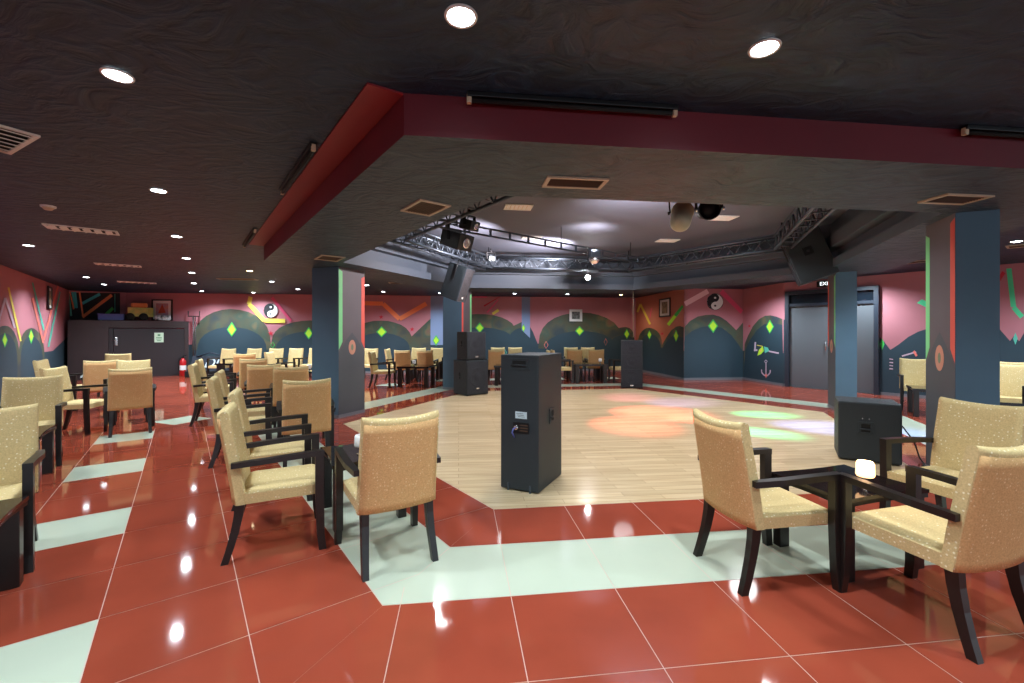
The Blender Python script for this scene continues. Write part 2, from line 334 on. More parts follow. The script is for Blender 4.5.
# plan of the walls and the paintings on them: (distance along the wall, height) in metres
WALLS = {
    'left': ((-14.204, 13.991), (-1.776, -2.500)),
    'entrance': ((-13.114, 14.812), (-14.204, 13.991)),
    'back': ((4.832, 17.016), (-13.114, 14.812)),
    'side': ((5.277, 13.393), (4.832, 17.016)),
    'bay': ((7.223, 13.632), (5.277, 13.393)),
    'nook': ((7.406, 11.891), (7.223, 13.632)),
    'right': ((13.424, 3.905), (7.406, 11.891)),
}
MURALS = {
    'left': [
        ('paint_navy', [(0, 0), (20.65, 0), (20.65, 0.95), (0, 0.95)]),
        ('paint_navy', [(0, 0), (0, 1.39), (3.14, 0.77), (3.14, 0)]),
        ('paint_mottled', [(5.4, 0), (5.4, 0.87), (5.38, 1.08), (5.31, 1.22), (5.2, 1.34), (5.05, 1.44), (4.86, 1.51), (4.65, 1.55), (4.41, 1.57), (4.15, 1.56), (3.89, 1.51), (3.64, 1.44), (3.44, 1.33), (3.27, 1.19), (3.17, 1.01), (3.14, 0.77), (3.14, 0)]),
        ('paint_navy', [(5.27, 0), (5.27, 0.75), (5.25, 0.94), (5.19, 1.07), (5.1, 1.18), (4.96, 1.27), (4.8, 1.33), (4.61, 1.37), (4.41, 1.38), (4.18, 1.36), (3.95, 1.32), (3.74, 1.25), (3.56, 1.15), (3.42, 1.02), (3.33, 0.86), (3.3, 0.64), (3.3, 0)]),
        ('paint_mottled', [(7.19, 0), (7.19, 0.96), (7.17, 1.15), (7.11, 1.28), (7.01, 1.39), (6.88, 1.48), (6.71, 1.55), (6.53, 1.59), (6.32, 1.6), (6.12, 1.59), (5.93, 1.55), (5.74, 1.48), (5.59, 1.38), (5.47, 1.26), (5.39, 1.1), (5.37, 0.87), (5.37, 0)]),
        ('paint_navy', [(7.08, 0), (7.08, 0.86), (7.06, 1.03), (7.01, 1.15), (6.92, 1.25), (6.8, 1.33), (6.66, 1.39), (6.5, 1.43), (6.32, 1.44), (6.15, 1.43), (5.97, 1.39), (5.82, 1.32), (5.68, 1.23), (5.58, 1.11), (5.51, 0.97), (5.49, 0.77), (5.49, 0)]),
        ('paint_mottled', [(7.44, 0), (7.44, 0.95), (7.48, 1.16), (7.58, 1.35), (7.76, 1.52), (7.98, 1.64), (8.24, 1.72), (8.52, 1.75), (8.8, 1.72), (9.06, 1.64), (9.28, 1.52), (9.46, 1.35), (9.56, 1.16), (9.6, 0.95), (9.6, 0)]),
        ('paint_navy', [(7.57, 0), (7.57, 0.95), (7.6, 1.09), (7.7, 1.22), (7.85, 1.34), (8.05, 1.43), (8.27, 1.48), (8.52, 1.5), (8.77, 1.48), (9, 1.43), (9.19, 1.34), (9.34, 1.22), (9.44, 1.09), (9.47, 0.95), (9.47, 0)]),
        ('paint_mottled', [(9.64, 0), (9.64, 0.95), (9.68, 1.16), (9.78, 1.35), (9.96, 1.52), (10.18, 1.64), (10.44, 1.72), (10.72, 1.75), (11, 1.72), (11.26, 1.64), (11.48, 1.52), (11.66, 1.35), (11.76, 1.16), (11.8, 0.95), (11.8, 0)]),
        ('paint_navy', [(9.77, 0), (9.77, 0.95), (9.8, 1.09), (9.9, 1.22), (10.05, 1.34), (10.25, 1.43), (10.47, 1.48), (10.72, 1.5), (10.97, 1.48), (11.2, 1.43), (11.39, 1.34), (11.54, 1.22), (11.64, 1.09), (11.67, 0.95), (11.67, 0)]),
        ('paint_mottled', [(11.84, 0), (11.84, 0.95), (11.88, 1.16), (11.98, 1.35), (12.16, 1.52), (12.38, 1.64), (12.64, 1.72), (12.92, 1.75), (13.2, 1.72), (13.46, 1.64), (13.68, 1.52), (13.86, 1.35), (13.96, 1.16), (14, 0.95), (14, 0)]),
        ('paint_navy', [(11.97, 0), (11.97, 0.95), (12, 1.09), (12.1, 1.22), (12.25, 1.34), (12.45, 1.43), (12.67, 1.48), (12.92, 1.5), (13.17, 1.48), (13.4, 1.43), (13.59, 1.34), (13.74, 1.22), (13.84, 1.09), (13.87, 0.95), (13.87, 0)]),
        ('paint_green', [(6.54, 1.31), (6.36, 1.46), (6.18, 1.3), (6.36, 1.15)]),
        ('paint_lime', [(6.49, 1.31), (6.36, 1.42), (6.24, 1.31), (6.36, 1.19)]),
        ('paint_green', [(4.65, 1.37), (4.44, 1.55), (4.21, 1.37), (4.44, 1.18)]),
        ('paint_lime', [(4.59, 1.37), (4.44, 1.5), (4.27, 1.37), (4.44, 1.24)]),
        ('paint_yellow', [(6.2, 2.39), (5.35, 1.27), (5.21, 1.27), (6.08, 2.41)]),
        ('paint_teal', [(4.39, 2.66), (3.32, 1.52), (3.16, 1.53), (4.26, 2.68)]),
        ('paint_salmon', [(4.4, 2.29), (3.4, 1.19), (3.22, 1.19), (4.24, 2.31)]),
        ('paint_salmon', [(1.75, 2.85), (3.38, 1.28), (3.2, 1.26), (1.52, 2.86)]),
        ('paint_teal', [(1.48, 2.67), (2.86, 1.08), (2.69, 1.07), (1.28, 2.68)]),
        ('paint_lilac', [(6.92, 1.41), (6.29, 2.16), (6.41, 2.17), (7.02, 1.42)]),
        ('paint_lilac', [(6.41, 2.16), (5.79, 1.55), (5.66, 1.57), (6.29, 2.18)]),
    ],
    'entrance': [
        ('paint_black', [(1.44, 2.75), (0.15, 2.8), (0.15, 1.86), (1.44, 1.83)]),
        ('paint_teal', [(1.44, 2.76), (1.35, 1.99), (1.3, 2), (1.4, 2.77)]),
        ('paint_orange', [(1.38, 2.76), (1.28, 2.21), (1.24, 2.23), (1.34, 2.78)]),
        ('paint_cyan', [(1.32, 2.76), (1.25, 2.25), (1.2, 2.26), (1.27, 2.78)]),
        ('paint_cyan', [(1.26, 2.77), (1.21, 2.25), (1.17, 2.26), (1.21, 2.78)]),
        ('paint_orange', [(1.15, 2.77), (1.07, 2), (1.03, 2.01), (1.11, 2.78)]),
        ('paint_cyan', [(1.05, 2.37), (0.63, 2.7), (0.66, 2.78), (1.08, 2.45)]),
        ('paint_orange', [(1.04, 1.93), (0.33, 2.68), (0.38, 2.76), (1.08, 2.01)]),
        ('paint_green', [(0.62, 1.84), (0.3, 2.25), (0.35, 2.33), (0.67, 1.92)]),
        ('paint_teal', [(0.29, 2.76), (0.29, 2.16), (0.27, 2.16), (0.27, 2.76)]),
    ],
    'back': [
        ('paint_navy', [(0, 0), (18.0816, 0), (18.08, 1.05), (0, 1.05)]),
        ('paint_mottled', [(16.01, 0), (16.01, 1), (15.98, 1.39), (15.88, 1.66), (15.74, 1.88), (15.54, 2.05), (15.3, 2.18), (15.03, 2.26), (14.75, 2.29), (14.46, 2.26), (14.18, 2.19), (13.93, 2.06), (13.72, 1.88), (13.56, 1.66), (13.47, 1.38), (13.43, 0.99), (13.43, 0)]),
        ('paint_navy', [(15.85, 0), (15.85, 0.79), (15.82, 1.05), (15.74, 1.24), (15.61, 1.39), (15.44, 1.5), (15.23, 1.59), (15, 1.64), (14.75, 1.66), (14.49, 1.64), (14.24, 1.59), (14.01, 1.5), (13.83, 1.38), (13.68, 1.23), (13.6, 1.05), (13.57, 0.78), (13.57, 0)]),
        ('paint_mottled', [(13.42, 0), (13.42, 1.1), (13.38, 1.34), (13.29, 1.5), (13.14, 1.64), (12.93, 1.75), (12.69, 1.83), (12.41, 1.88), (12.12, 1.9), (11.85, 1.88), (11.59, 1.83), (11.35, 1.75), (11.16, 1.64), (11.01, 1.51), (10.92, 1.33), (10.89, 1.09), (10.89, 0)]),
        ('paint_navy', [(13.27, 0), (13.27, 0.85), (13.24, 1.05), (13.15, 1.18), (13.02, 1.3), (12.84, 1.39), (12.62, 1.45), (12.38, 1.49), (12.12, 1.5), (11.87, 1.49), (11.63, 1.45), (11.42, 1.39), (11.24, 1.29), (11.1, 1.18), (11.02, 1.04), (10.99, 0.84), (10.99, 0)]),
        ('paint_mottled', [(10.85, 0), (10.85, 1.02), (10.82, 1.28), (10.74, 1.47), (10.59, 1.62), (10.41, 1.74), (10.18, 1.83), (9.93, 1.89), (9.66, 1.9), (9.41, 1.89), (9.17, 1.83), (8.95, 1.75), (8.77, 1.63), (8.64, 1.47), (8.55, 1.28), (8.52, 1.01), (8.52, 0)]),
        ('paint_navy', [(10.71, 0), (10.71, 0.8), (10.69, 1), (10.61, 1.13), (10.49, 1.25), (10.32, 1.33), (10.12, 1.4), (9.9, 1.44), (9.66, 1.45), (9.43, 1.44), (9.22, 1.4), (9.02, 1.33), (8.86, 1.24), (8.73, 1.13), (8.66, 0.99), (8.63, 0.79), (8.63, 0)]),
        ('paint_mottled', [(8.6, 1.3), (7.87, 2), (7.87, 0.75), (8.49, 0.75)]),
        ('paint_mottled', [(7.45, 0), (7.45, 1.45), (7.42, 1.66), (7.33, 1.81), (7.17, 1.93), (6.97, 2.03), (6.72, 2.1), (6.45, 2.14), (6.16, 2.16), (5.85, 2.15), (5.54, 2.11), (5.27, 2.04), (5.05, 1.94), (4.87, 1.82), (4.77, 1.67), (4.73, 1.45), (4.73, 0)]),
        ('paint_navy', [(7.25, 0), (7.25, 1.19), (7.23, 1.33), (7.14, 1.43), (7.01, 1.51), (6.83, 1.57), (6.61, 1.62), (6.37, 1.65), (6.11, 1.66), (5.84, 1.65), (5.57, 1.62), (5.34, 1.57), (5.14, 1.51), (4.99, 1.43), (4.9, 1.33), (4.87, 1.19), (4.87, 0)]),
        ('paint_mottled', [(4.94, 1.66), (4.49, 1.87), (4.49, 0.81), (4.87, 1.34)]),
        ('paint_navy', [(5.02, 0), (5.02, 1), (5.01, 1.19), (4.97, 1.33), (4.9, 1.44), (4.82, 1.52), (4.72, 1.59), (4.61, 1.63), (4.49, 1.64), (4.42, 1.63), (4.36, 1.59), (4.3, 1.52), (4.25, 1.44), (4.21, 1.33), (4.19, 1.19), (4.18, 1), (4.18, 0)]),
        ('paint_navy', [(4.22, 1.75), (4.07, 1.49), (3.89, 1.05), (3.89, -0.03), (4.22, -0.03)]),
        ('paint_mottled', [(3.86, 0), (3.86, 0.96), (3.81, 1.37), (3.69, 1.64), (3.5, 1.85), (3.24, 2.02), (2.92, 2.14), (2.57, 2.21), (2.2, 2.24), (1.83, 2.22), (1.48, 2.14), (1.16, 2.02), (0.89, 1.86), (0.69, 1.64), (0.56, 1.37), (0.52, 0.94), (0.52, 0)]),
        ('paint_mottled', [(1.1, 0), (1.1, 0.99), (1.09, 1.27), (1.04, 1.41), (0.96, 1.51), (0.85, 1.59), (0.72, 1.64), (0.57, 1.67), (0.42, 1.68), (0.34, 1.67), (0.26, 1.64), (0.19, 1.59), (0.13, 1.51), (0.09, 1.41), (0.06, 1.27), (0.05, 0.98), (0.05, 0)]),
        ('paint_navy', [(3.64, 0), (3.64, 0.73), (3.61, 0.97), (3.5, 1.14), (3.33, 1.27), (3.1, 1.38), (2.83, 1.46), (2.52, 1.51), (2.2, 1.53), (1.87, 1.51), (1.56, 1.46), (1.28, 1.38), (1.05, 1.27), (0.87, 1.13), (0.76, 0.96), (0.72, 0.71), (0.72, 0)]),
        ('paint_navy', [(1.04, 0), (1.04, 0.91), (1.03, 1.07), (0.98, 1.17), (0.91, 1.24), (0.82, 1.3), (0.7, 1.34), (0.57, 1.36), (0.44, 1.37), (0.36, 1.36), (0.28, 1.34), (0.21, 1.3), (0.15, 1.24), (0.11, 1.16), (0.08, 1.07), (0.07, 0.9), (0.07, 0)]),
        ('paint_navy', [(0, 0), (18, 0), (18, 0.86), (0, 0.86)]),
        ('paint_lilacblue', [(7.89, 2.89), (7.43, 2.89), (7.43, 1.01), (7.89, 1.01)]),
        ('paint_navy', [(7.89, 1.01), (7.43, 1.01), (7.43, 0.05), (7.89, 0.05)]),
        ('paint_lilacblue', [(4.5, 2.85), (4.18, 2.85), (4.18, 1.26), (4.5, 1.56)]),
        ('paint_green', [(14.88, 1.57), (14.72, 1.84), (14.56, 1.57), (14.72, 1.31)]),
        ('paint_lime', [(14.84, 1.57), (14.72, 1.76), (14.6, 1.57), (14.72, 1.38)]),
        ('paint_green', [(12.31, 1.44), (12.16, 1.66), (12.01, 1.44), (12.16, 1.22)]),
        ('paint_lime', [(12.27, 1.44), (12.16, 1.6), (12.05, 1.44), (12.16, 1.28)]),
        ('paint_green', [(9.83, 1.49), (9.64, 1.69), (9.45, 1.49), (9.64, 1.3)]),
        ('paint_lime', [(9.78, 1.49), (9.64, 1.64), (9.5, 1.49), (9.64, 1.35)]),
        ('paint_green', [(7.81, 1.18), (7.69, 1.38), (7.56, 1.18), (7.69, 0.98)]),
        ('paint_lime', [(7.78, 1.18), (7.69, 1.32), (7.59, 1.18), (7.69, 1.04)]),
        ('paint_green', [(6.25, 1.64), (6.08, 1.84), (5.92, 1.64), (6.08, 1.45)]),
        ('paint_lime', [(6.2, 1.64), (6.08, 1.78), (5.96, 1.64), (6.08, 1.5)]),
        ('paint_green', [(2.43, 1.53), (2.26, 1.72), (2.08, 1.53), (2.26, 1.34)]),
        ('paint_lime', [(2.38, 1.53), (2.26, 1.66), (2.13, 1.53), (2.26, 1.39)]),
        ('paint_green', [(0.49, 1.41), (0.37, 1.61), (0.26, 1.41), (0.37, 1.21)]),
        ('paint_lime', [(0.46, 1.41), (0.37, 1.56), (0.29, 1.41), (0.37, 1.27)]),
        ('paint_green', [(4.5, 1.64), (4.43, 1.8), (4.37, 1.64), (4.43, 1.48)]),
        ('paint_lime', [(4.48, 1.64), (4.43, 1.75), (4.39, 1.64), (4.43, 1.52)]),
        ('paint_teal', [(5.22, 0.71), (5.14, 0.85), (5.16, 0.86), (5.24, 0.72)]),
        ('paint_teal', [(5.16, 0.85), (5.09, 0.71), (5.07, 0.72), (5.14, 0.86)]),
        ('paint_teal', [(5.09, 0.72), (5.16, 0.59), (5.14, 0.58), (5.07, 0.71)]),
        ('paint_teal', [(5.14, 0.59), (5.22, 0.72), (5.24, 0.71), (5.16, 0.58)]),
        ('paint_salmon', [(3.63, 0.99), (3.56, 1.13), (3.57, 1.14), (3.65, 1)]),
        ('paint_salmon', [(3.57, 1.13), (3.5, 0.99), (3.48, 1), (3.56, 1.14)]),
        ('paint_salmon', [(3.5, 1), (3.57, 0.86), (3.56, 0.85), (3.48, 0.99)]),
        ('paint_salmon', [(3.56, 0.86), (3.63, 1), (3.65, 0.99), (3.57, 0.85)]),
        ('paint_salmon', [(1.28, 1.1), (1.22, 1.23), (1.23, 1.24), (1.29, 1.11)]),
        ('paint_salmon', [(1.23, 1.23), (1.17, 1.1), (1.16, 1.11), (1.22, 1.24)]),
        ('paint_salmon', [(1.17, 1.11), (1.23, 0.97), (1.22, 0.97), (1.16, 1.1)]),
        ('paint_salmon', [(1.22, 0.97), (1.28, 1.11), (1.29, 1.1), (1.23, 0.97)]),
        ('paint_green', [(13.43, 1.02), (13.36, 1.13), (13.37, 1.14), (13.44, 1.03)]),
        ('paint_green', [(13.37, 1.13), (13.31, 1.02), (13.29, 1.03), (13.36, 1.14)]),
        ('paint_green', [(13.31, 1.03), (13.37, 0.93), (13.36, 0.92), (13.29, 1.02)]),
        ('paint_green', [(13.36, 0.93), (13.43, 1.03), (13.44, 1.02), (13.37, 0.92)]),
        ('paint_red', [(13.43, 1.54), (13.41, 1.47), (13.34, 1.47), (13.39, 1.43), (13.37, 1.36), (13.43, 1.4), (13.48, 1.36), (13.47, 1.43), (13.52, 1.47), (13.45, 1.47)]),
        ('paint_red', [(9.65, 2.12), (9.63, 2.06), (9.57, 2.06), (9.62, 2.02), (9.6, 1.96), (9.65, 1.99), (9.7, 1.96), (9.69, 2.02), (9.74, 2.06), (9.67, 2.06)]),
        ('paint_red', [(8.55, 1.68), (8.53, 1.62), (8.47, 1.61), (8.52, 1.57), (8.5, 1.51), (8.55, 1.55), (8.61, 1.51), (8.59, 1.57), (8.64, 1.61), (8.57, 1.62)]),
        ('paint_yellow', [(14.16, 2.74), (14.22, 2.48), (14.08, 2.45), (14.03, 2.7)]),
        ('paint_yellow', [(14.2, 2.42), (13.7, 1.84), (13.6, 1.94), (14.1, 2.52)]),
        ('paint_yellow', [(13.65, 1.81), (12.95, 1.8), (12.95, 1.95), (13.65, 1.96)]),
        ('paint_hotpink', [(13.43, 2.67), (12.79, 1.84), (12.72, 1.91), (13.35, 2.73)]),
        ('paint_black', [(13.19, 2.24), (13.2, 2.18), (13.22, 2.11), (13.26, 2.06), (13.31, 2.02), (13.37, 1.99), (13.43, 1.99), (13.49, 1.99), (13.55, 2.02), (13.6, 2.06), (13.64, 2.11), (13.66, 2.17), (13.67, 2.24), (13.66, 2.3), (13.64, 2.37), (13.6, 2.42), (13.55, 2.46), (13.49, 2.49), (13.43, 2.49), (13.37, 2.49), (13.31, 2.46), (13.26, 2.42), (13.22, 2.37), (13.2, 2.31)]),
        ('paint_white', [(13.2, 2.24), (13.21, 2.18), (13.23, 2.12), (13.27, 2.07), (13.32, 2.03), (13.37, 2.01), (13.43, 2), (13.49, 2.01), (13.54, 2.03), (13.59, 2.07), (13.63, 2.12), (13.65, 2.18), (13.66, 2.24), (13.65, 2.3), (13.63, 2.36), (13.59, 2.41), (13.54, 2.45), (13.49, 2.47), (13.43, 2.48), (13.37, 2.47), (13.32, 2.45), (13.27, 2.41), (13.23, 2.36), (13.21, 2.3)]),
        ('paint_black', [(13.43, 2), (13.47, 2), (13.52, 2.02), (13.56, 2.04), (13.59, 2.07), (13.62, 2.11), (13.64, 2.15), (13.65, 2.19), (13.66, 2.24), (13.65, 2.29), (13.64, 2.33), (13.62, 2.37), (13.59, 2.41), (13.56, 2.44), (13.52, 2.46), (13.47, 2.48), (13.43, 2.48), (13.39, 2.47), (13.36, 2.46), (13.34, 2.43), (13.32, 2.4), (13.32, 2.36), (13.32, 2.32), (13.34, 2.29), (13.36, 2.26), (13.39, 2.25), (13.43, 2.24), (13.46, 2.23), (13.5, 2.22), (13.52, 2.19), (13.54, 2.16), (13.54, 2.12), (13.54, 2.08), (13.52, 2.05), (13.5, 2.02), (13.46, 2.01)]),
        ('paint_white', [(13.4, 2.36), (13.4, 2.34), (13.41, 2.33), (13.43, 2.33), (13.45, 2.33), (13.46, 2.34), (13.46, 2.36), (13.46, 2.38), (13.45, 2.39), (13.43, 2.39), (13.41, 2.39), (13.4, 2.38)]),
        ('paint_black', [(13.4, 2.12), (13.4, 2.1), (13.41, 2.09), (13.43, 2.09), (13.45, 2.09), (13.46, 2.1), (13.46, 2.12), (13.46, 2.14), (13.45, 2.15), (13.43, 2.15), (13.41, 2.15), (13.4, 2.14)]),
        ('paint_orange', [(10.4, 2.45), (9.59, 2.44), (9.58, 2.59), (10.4, 2.61)]),
        ('paint_orange', [(9.64, 2.46), (9.06, 1.9), (8.95, 2.02), (9.53, 2.57)]),
        ('paint_orange', [(8.96, 1.89), (8, 2.46), (8.08, 2.6), (9.04, 2.03)]),
        ('paint_red', [(5.91, 2.43), (5.3, 2.87), (5.34, 2.92), (5.94, 2.48)]),
        ('paint_hotpink', [(6.3, 2.76), (5.81, 2.77), (5.81, 2.83), (6.3, 2.82)]),
        ('paint_yellow', [(5.58, 2.12), (5.35, 2.27), (5.41, 2.35), (5.63, 2.2)]),
        ('paint_hotpink', [(5.79, 2.2), (5.38, 2.67), (5.41, 2.7), (5.83, 2.23)]),
    ],
    'side': [
        ('paint_navy', [(0, 0), (3.65, 0), (3.65, 1), (0, 1)]),
        ('paint_mottled', [(3.44, 0), (3.44, 0.99), (3.42, 1.19), (3.34, 1.33), (3.22, 1.44), (3.06, 1.53), (2.87, 1.59), (2.67, 1.63), (2.46, 1.64), (2.23, 1.62), (2.01, 1.58), (1.81, 1.52), (1.66, 1.44), (1.54, 1.34), (1.47, 1.22), (1.44, 1.04), (1.44, 0)]),
        ('paint_navy', [(3.26, 0), (3.26, 0.84), (3.23, 0.99), (3.17, 1.11), (3.07, 1.22), (2.93, 1.3), (2.77, 1.36), (2.6, 1.4), (2.42, 1.41), (2.21, 1.4), (2.02, 1.37), (1.85, 1.31), (1.71, 1.24), (1.6, 1.14), (1.54, 1.04), (1.52, 0.9), (1.52, 0)]),
        ('paint_mottled', [(1.44, 0), (1.44, 1.04), (1.16, 1.28), (0.81, 1.53), (0.48, 1.65), (0.23, 1.67), (-0.01, 1.62), (0, 0)]),
        ('paint_navy', [(1.43, 0), (1.43, 0.94), (1.02, 1.22), (0.75, 1.34), (0.48, 1.38), (-0.01, 1.3), (0, 0)]),
        ('paint_navy', [(0, 0), (3.65, 0), (3.65, 0.95), (0, 0.95)]),
        ('paint_green', [(2.61, 1.38), (2.42, 1.56), (2.24, 1.39), (2.42, 1.21)]),
        ('paint_lime', [(2.56, 1.38), (2.42, 1.51), (2.29, 1.39), (2.42, 1.26)]),
        ('paint_green', [(0.64, 1.36), (0.47, 1.56), (0.31, 1.36), (0.47, 1.16)]),
        ('paint_lime', [(0.59, 1.36), (0.47, 1.5), (0.35, 1.36), (0.47, 1.21)]),
        ('paint_red', [(1.42, 1.49), (1.38, 1.45), (1.29, 1.45), (1.36, 1.42), (1.34, 1.38), (1.42, 1.4), (1.49, 1.38), (1.47, 1.42), (1.54, 1.45), (1.45, 1.45)]),
        ('paint_yellow', [(3.39, 2.24), (3.11, 2.53), (3.29, 2.56), (3.57, 2.28)]),
        ('paint_yellow', [(3.28, 2.53), (2.43, 1.75), (2.28, 1.78), (3.12, 2.56)]),
        ('paint_hotpink', [(2.27, 2.35), (2.42, 2), (2.34, 1.99), (2.19, 2.34)]),
        ('paint_lime', [(0.91, 1.68), (0.44, 1.96), (0.6, 2.03), (1.08, 1.75)]),
        ('paint_green', [(0.43, 1.96), (-0.07, 2.25), (0.09, 2.32), (0.6, 2.03)]),
    ],
    'bay': [
        ('paint_navy', [(0, 0), (1.96, 0), (1.96, 0.9), (0, 0.9)]),
        ('paint_mottled', [(1.96, 0), (1.94, 1.63), (1.76, 1.82), (1.5, 1.96), (1.23, 2.01), (1, 2.02), (0.77, 1.96), (0.54, 1.82), (0.37, 1.67), (0.23, 1.54), (0, 1.78), (0, 0)]),
        ('paint_navy', [(1.96, 0), (1.94, 1.33), (1.69, 1.51), (1.36, 1.64), (1.03, 1.67), (0.7, 1.61), (0.4, 1.39), (0.17, 1.11), (0, 0.86), (0, 0)]),
        ('paint_green', [(1.17, 1.67), (1, 1.88), (0.84, 1.67), (1, 1.45)]),
        ('paint_lime', [(1.12, 1.67), (1, 1.82), (0.88, 1.67), (1, 1.51)]),
        ('paint_palepink', [(1.89, 2.27), (1.13, 2.68), (1.21, 2.81), (1.97, 2.41)]),
        ('paint_hotpink', [(0.79, 2.69), (0.08, 2.05), (-0.04, 2.16), (0.68, 2.8)]),
        ('paint_black', [(0.66, 2.42), (0.67, 2.35), (0.69, 2.29), (0.74, 2.24), (0.8, 2.19), (0.86, 2.17), (0.94, 2.16), (1.01, 2.17), (1.07, 2.19), (1.13, 2.23), (1.18, 2.29), (1.2, 2.35), (1.21, 2.41), (1.2, 2.48), (1.18, 2.54), (1.13, 2.6), (1.07, 2.64), (1.01, 2.67), (0.94, 2.68), (0.86, 2.67), (0.8, 2.64), (0.74, 2.6), (0.69, 2.55), (0.67, 2.49)]),
        ('paint_white', [(0.67, 2.42), (0.68, 2.36), (0.71, 2.3), (0.75, 2.25), (0.8, 2.21), (0.87, 2.18), (0.94, 2.17), (1, 2.18), (1.07, 2.2), (1.12, 2.24), (1.16, 2.29), (1.19, 2.35), (1.2, 2.42), (1.19, 2.48), (1.16, 2.54), (1.12, 2.59), (1.07, 2.63), (1, 2.65), (0.94, 2.66), (0.87, 2.65), (0.8, 2.63), (0.75, 2.59), (0.71, 2.54), (0.68, 2.48)]),
        ('paint_black', [(0.94, 2.17), (0.99, 2.18), (1.04, 2.19), (1.08, 2.21), (1.12, 2.24), (1.15, 2.28), (1.18, 2.32), (1.19, 2.37), (1.2, 2.42), (1.19, 2.46), (1.18, 2.51), (1.15, 2.55), (1.12, 2.59), (1.08, 2.62), (1.04, 2.64), (0.99, 2.66), (0.94, 2.66), (0.9, 2.66), (0.86, 2.64), (0.83, 2.61), (0.81, 2.58), (0.8, 2.54), (0.81, 2.5), (0.83, 2.47), (0.86, 2.44), (0.9, 2.42), (0.94, 2.42), (0.98, 2.41), (1.01, 2.39), (1.04, 2.37), (1.06, 2.33), (1.07, 2.29), (1.06, 2.26), (1.04, 2.22), (1.01, 2.2), (0.98, 2.18)]),
        ('paint_white', [(0.9, 2.54), (0.9, 2.52), (0.92, 2.51), (0.94, 2.51), (0.95, 2.51), (0.97, 2.52), (0.97, 2.54), (0.97, 2.56), (0.95, 2.57), (0.94, 2.57), (0.92, 2.57), (0.9, 2.56)]),
        ('paint_black', [(0.9, 2.3), (0.9, 2.28), (0.92, 2.27), (0.94, 2.26), (0.95, 2.27), (0.97, 2.28), (0.97, 2.29), (0.97, 2.31), (0.95, 2.32), (0.94, 2.33), (0.92, 2.32), (0.9, 2.31)]),
    ],
    'nook': [
        ('paint_navy', [(0, 0), (1.75026, 0), (1.75, 0.9), (0, 0.9)]),
        ('paint_mottled', [(1.75, 0), (1.67, 1.11), (1.51, 1.36), (1.27, 1.66), (1, 1.86), (0.74, 1.95), (0.49, 1.95), (0.25, 1.9), (0.04, 1.83), (0, 0)]),
        ('paint_navy', [(1.75, 0), (1.63, 0.92), (1.41, 1.24), (1.09, 1.54), (0.78, 1.7), (0.53, 1.73), (0.25, 1.71), (0.04, 1.67), (0, 0)]),
        ('paint_green', [(0.7, 1.63), (0.54, 1.83), (0.37, 1.63), (0.54, 1.43)]),
        ('paint_lime', [(0.66, 1.63), (0.54, 1.77), (0.42, 1.63), (0.54, 1.48)]),
        ('paint_red', [(1.44, 1.72), (1.42, 1.68), (1.36, 1.68), (1.4, 1.66), (1.39, 1.62), (1.44, 1.64), (1.49, 1.62), (1.47, 1.66), (1.52, 1.68), (1.46, 1.68)]),
        ('paint_lime', [(1.07, 0.78), (1, 0.95), (0.83, 1.07), (0.78, 0.93), (0.91, 0.83)]),
        ('paint_yellow', [(0.98, 0.89), (0.89, 1), (0.85, 0.95), (0.91, 0.88)]),
        ('paint_teal', [(0.78, 1.06), (0.62, 1.03), (0.55, 0.94), (0.74, 0.87)]),
        ('paint_lilac', [(1.15, 0.91), (1.12, 1.18), (1.19, 1.18), (1.22, 0.91)]),
        ('paint_lilac', [(1.22, 0.9), (1.06, 0.92), (1.07, 0.97), (1.23, 0.95)]),
        ('paint_lilac', [(0.58, 0.91), (0.18, 0.87), (0.17, 0.91), (0.57, 0.95)]),
        ('paint_yellow', [(1.09, 1.08), (0.83, 1.05), (0.82, 1.07), (1.09, 1.1)]),
        ('paint_lilac', [(0.71, 0.61), (0.71, 0.24), (0.67, 0.24), (0.67, 0.61)]),
        ('paint_lilac', [(0.9, 0.38), (0.89, 0.29), (0.85, 0.3), (0.86, 0.38)]),
        ('paint_lilac', [(0.89, 0.28), (0.8, 0.22), (0.77, 0.24), (0.85, 0.31)]),
        ('paint_lilac', [(0.79, 0.21), (0.69, 0.2), (0.68, 0.23), (0.78, 0.25)]),
        ('paint_lilac', [(0.68, 0.2), (0.58, 0.23), (0.6, 0.26), (0.69, 0.23)]),
        ('paint_lilac', [(0.57, 0.24), (0.5, 0.31), (0.53, 0.33), (0.61, 0.26)]),
        ('paint_lilac', [(0.49, 0.32), (0.49, 0.4), (0.53, 0.4), (0.54, 0.32)]),
        ('paint_salmon', [(0.74, 0.25), (0.63, 0.26), (0.69, 0.14)]),
        ('paint_lilac', [(0.74, 0.62), (0.68, 0.67), (0.7, 0.68), (0.76, 0.63)]),
        ('paint_lilac', [(0.7, 0.67), (0.63, 0.63), (0.61, 0.64), (0.68, 0.68)]),
        ('paint_lilac', [(0.63, 0.64), (0.7, 0.59), (0.68, 0.58), (0.62, 0.63)]),
        ('paint_lilac', [(0.68, 0.59), (0.74, 0.63), (0.76, 0.62), (0.7, 0.58)]),
    ],
    'right': [
        ('paint_navy', [(0, 0), (10, 0), (10, 1), (0, 1)]),
        ('paint_navy', [(10, 0), (10, 1.82), (9.91, 1.78), (9.91, 0)]),
        ('paint_navy', [(7.94, 0), (7.94, 1.36), (7.86, 1.24), (7.75, 1.06), (7.61, 1.18), (7.44, 1.36), (7.27, 1.48), (7.11, 1.55), (6.84, 1.62), (6.54, 1.64), (6.33, 1.61), (6.07, 1.55), (5.92, 1.29), (5.87, 1.39), (5.8, 1.29), (5.72, 1.51), (5.48, 1.66), (5.48, 0)]),
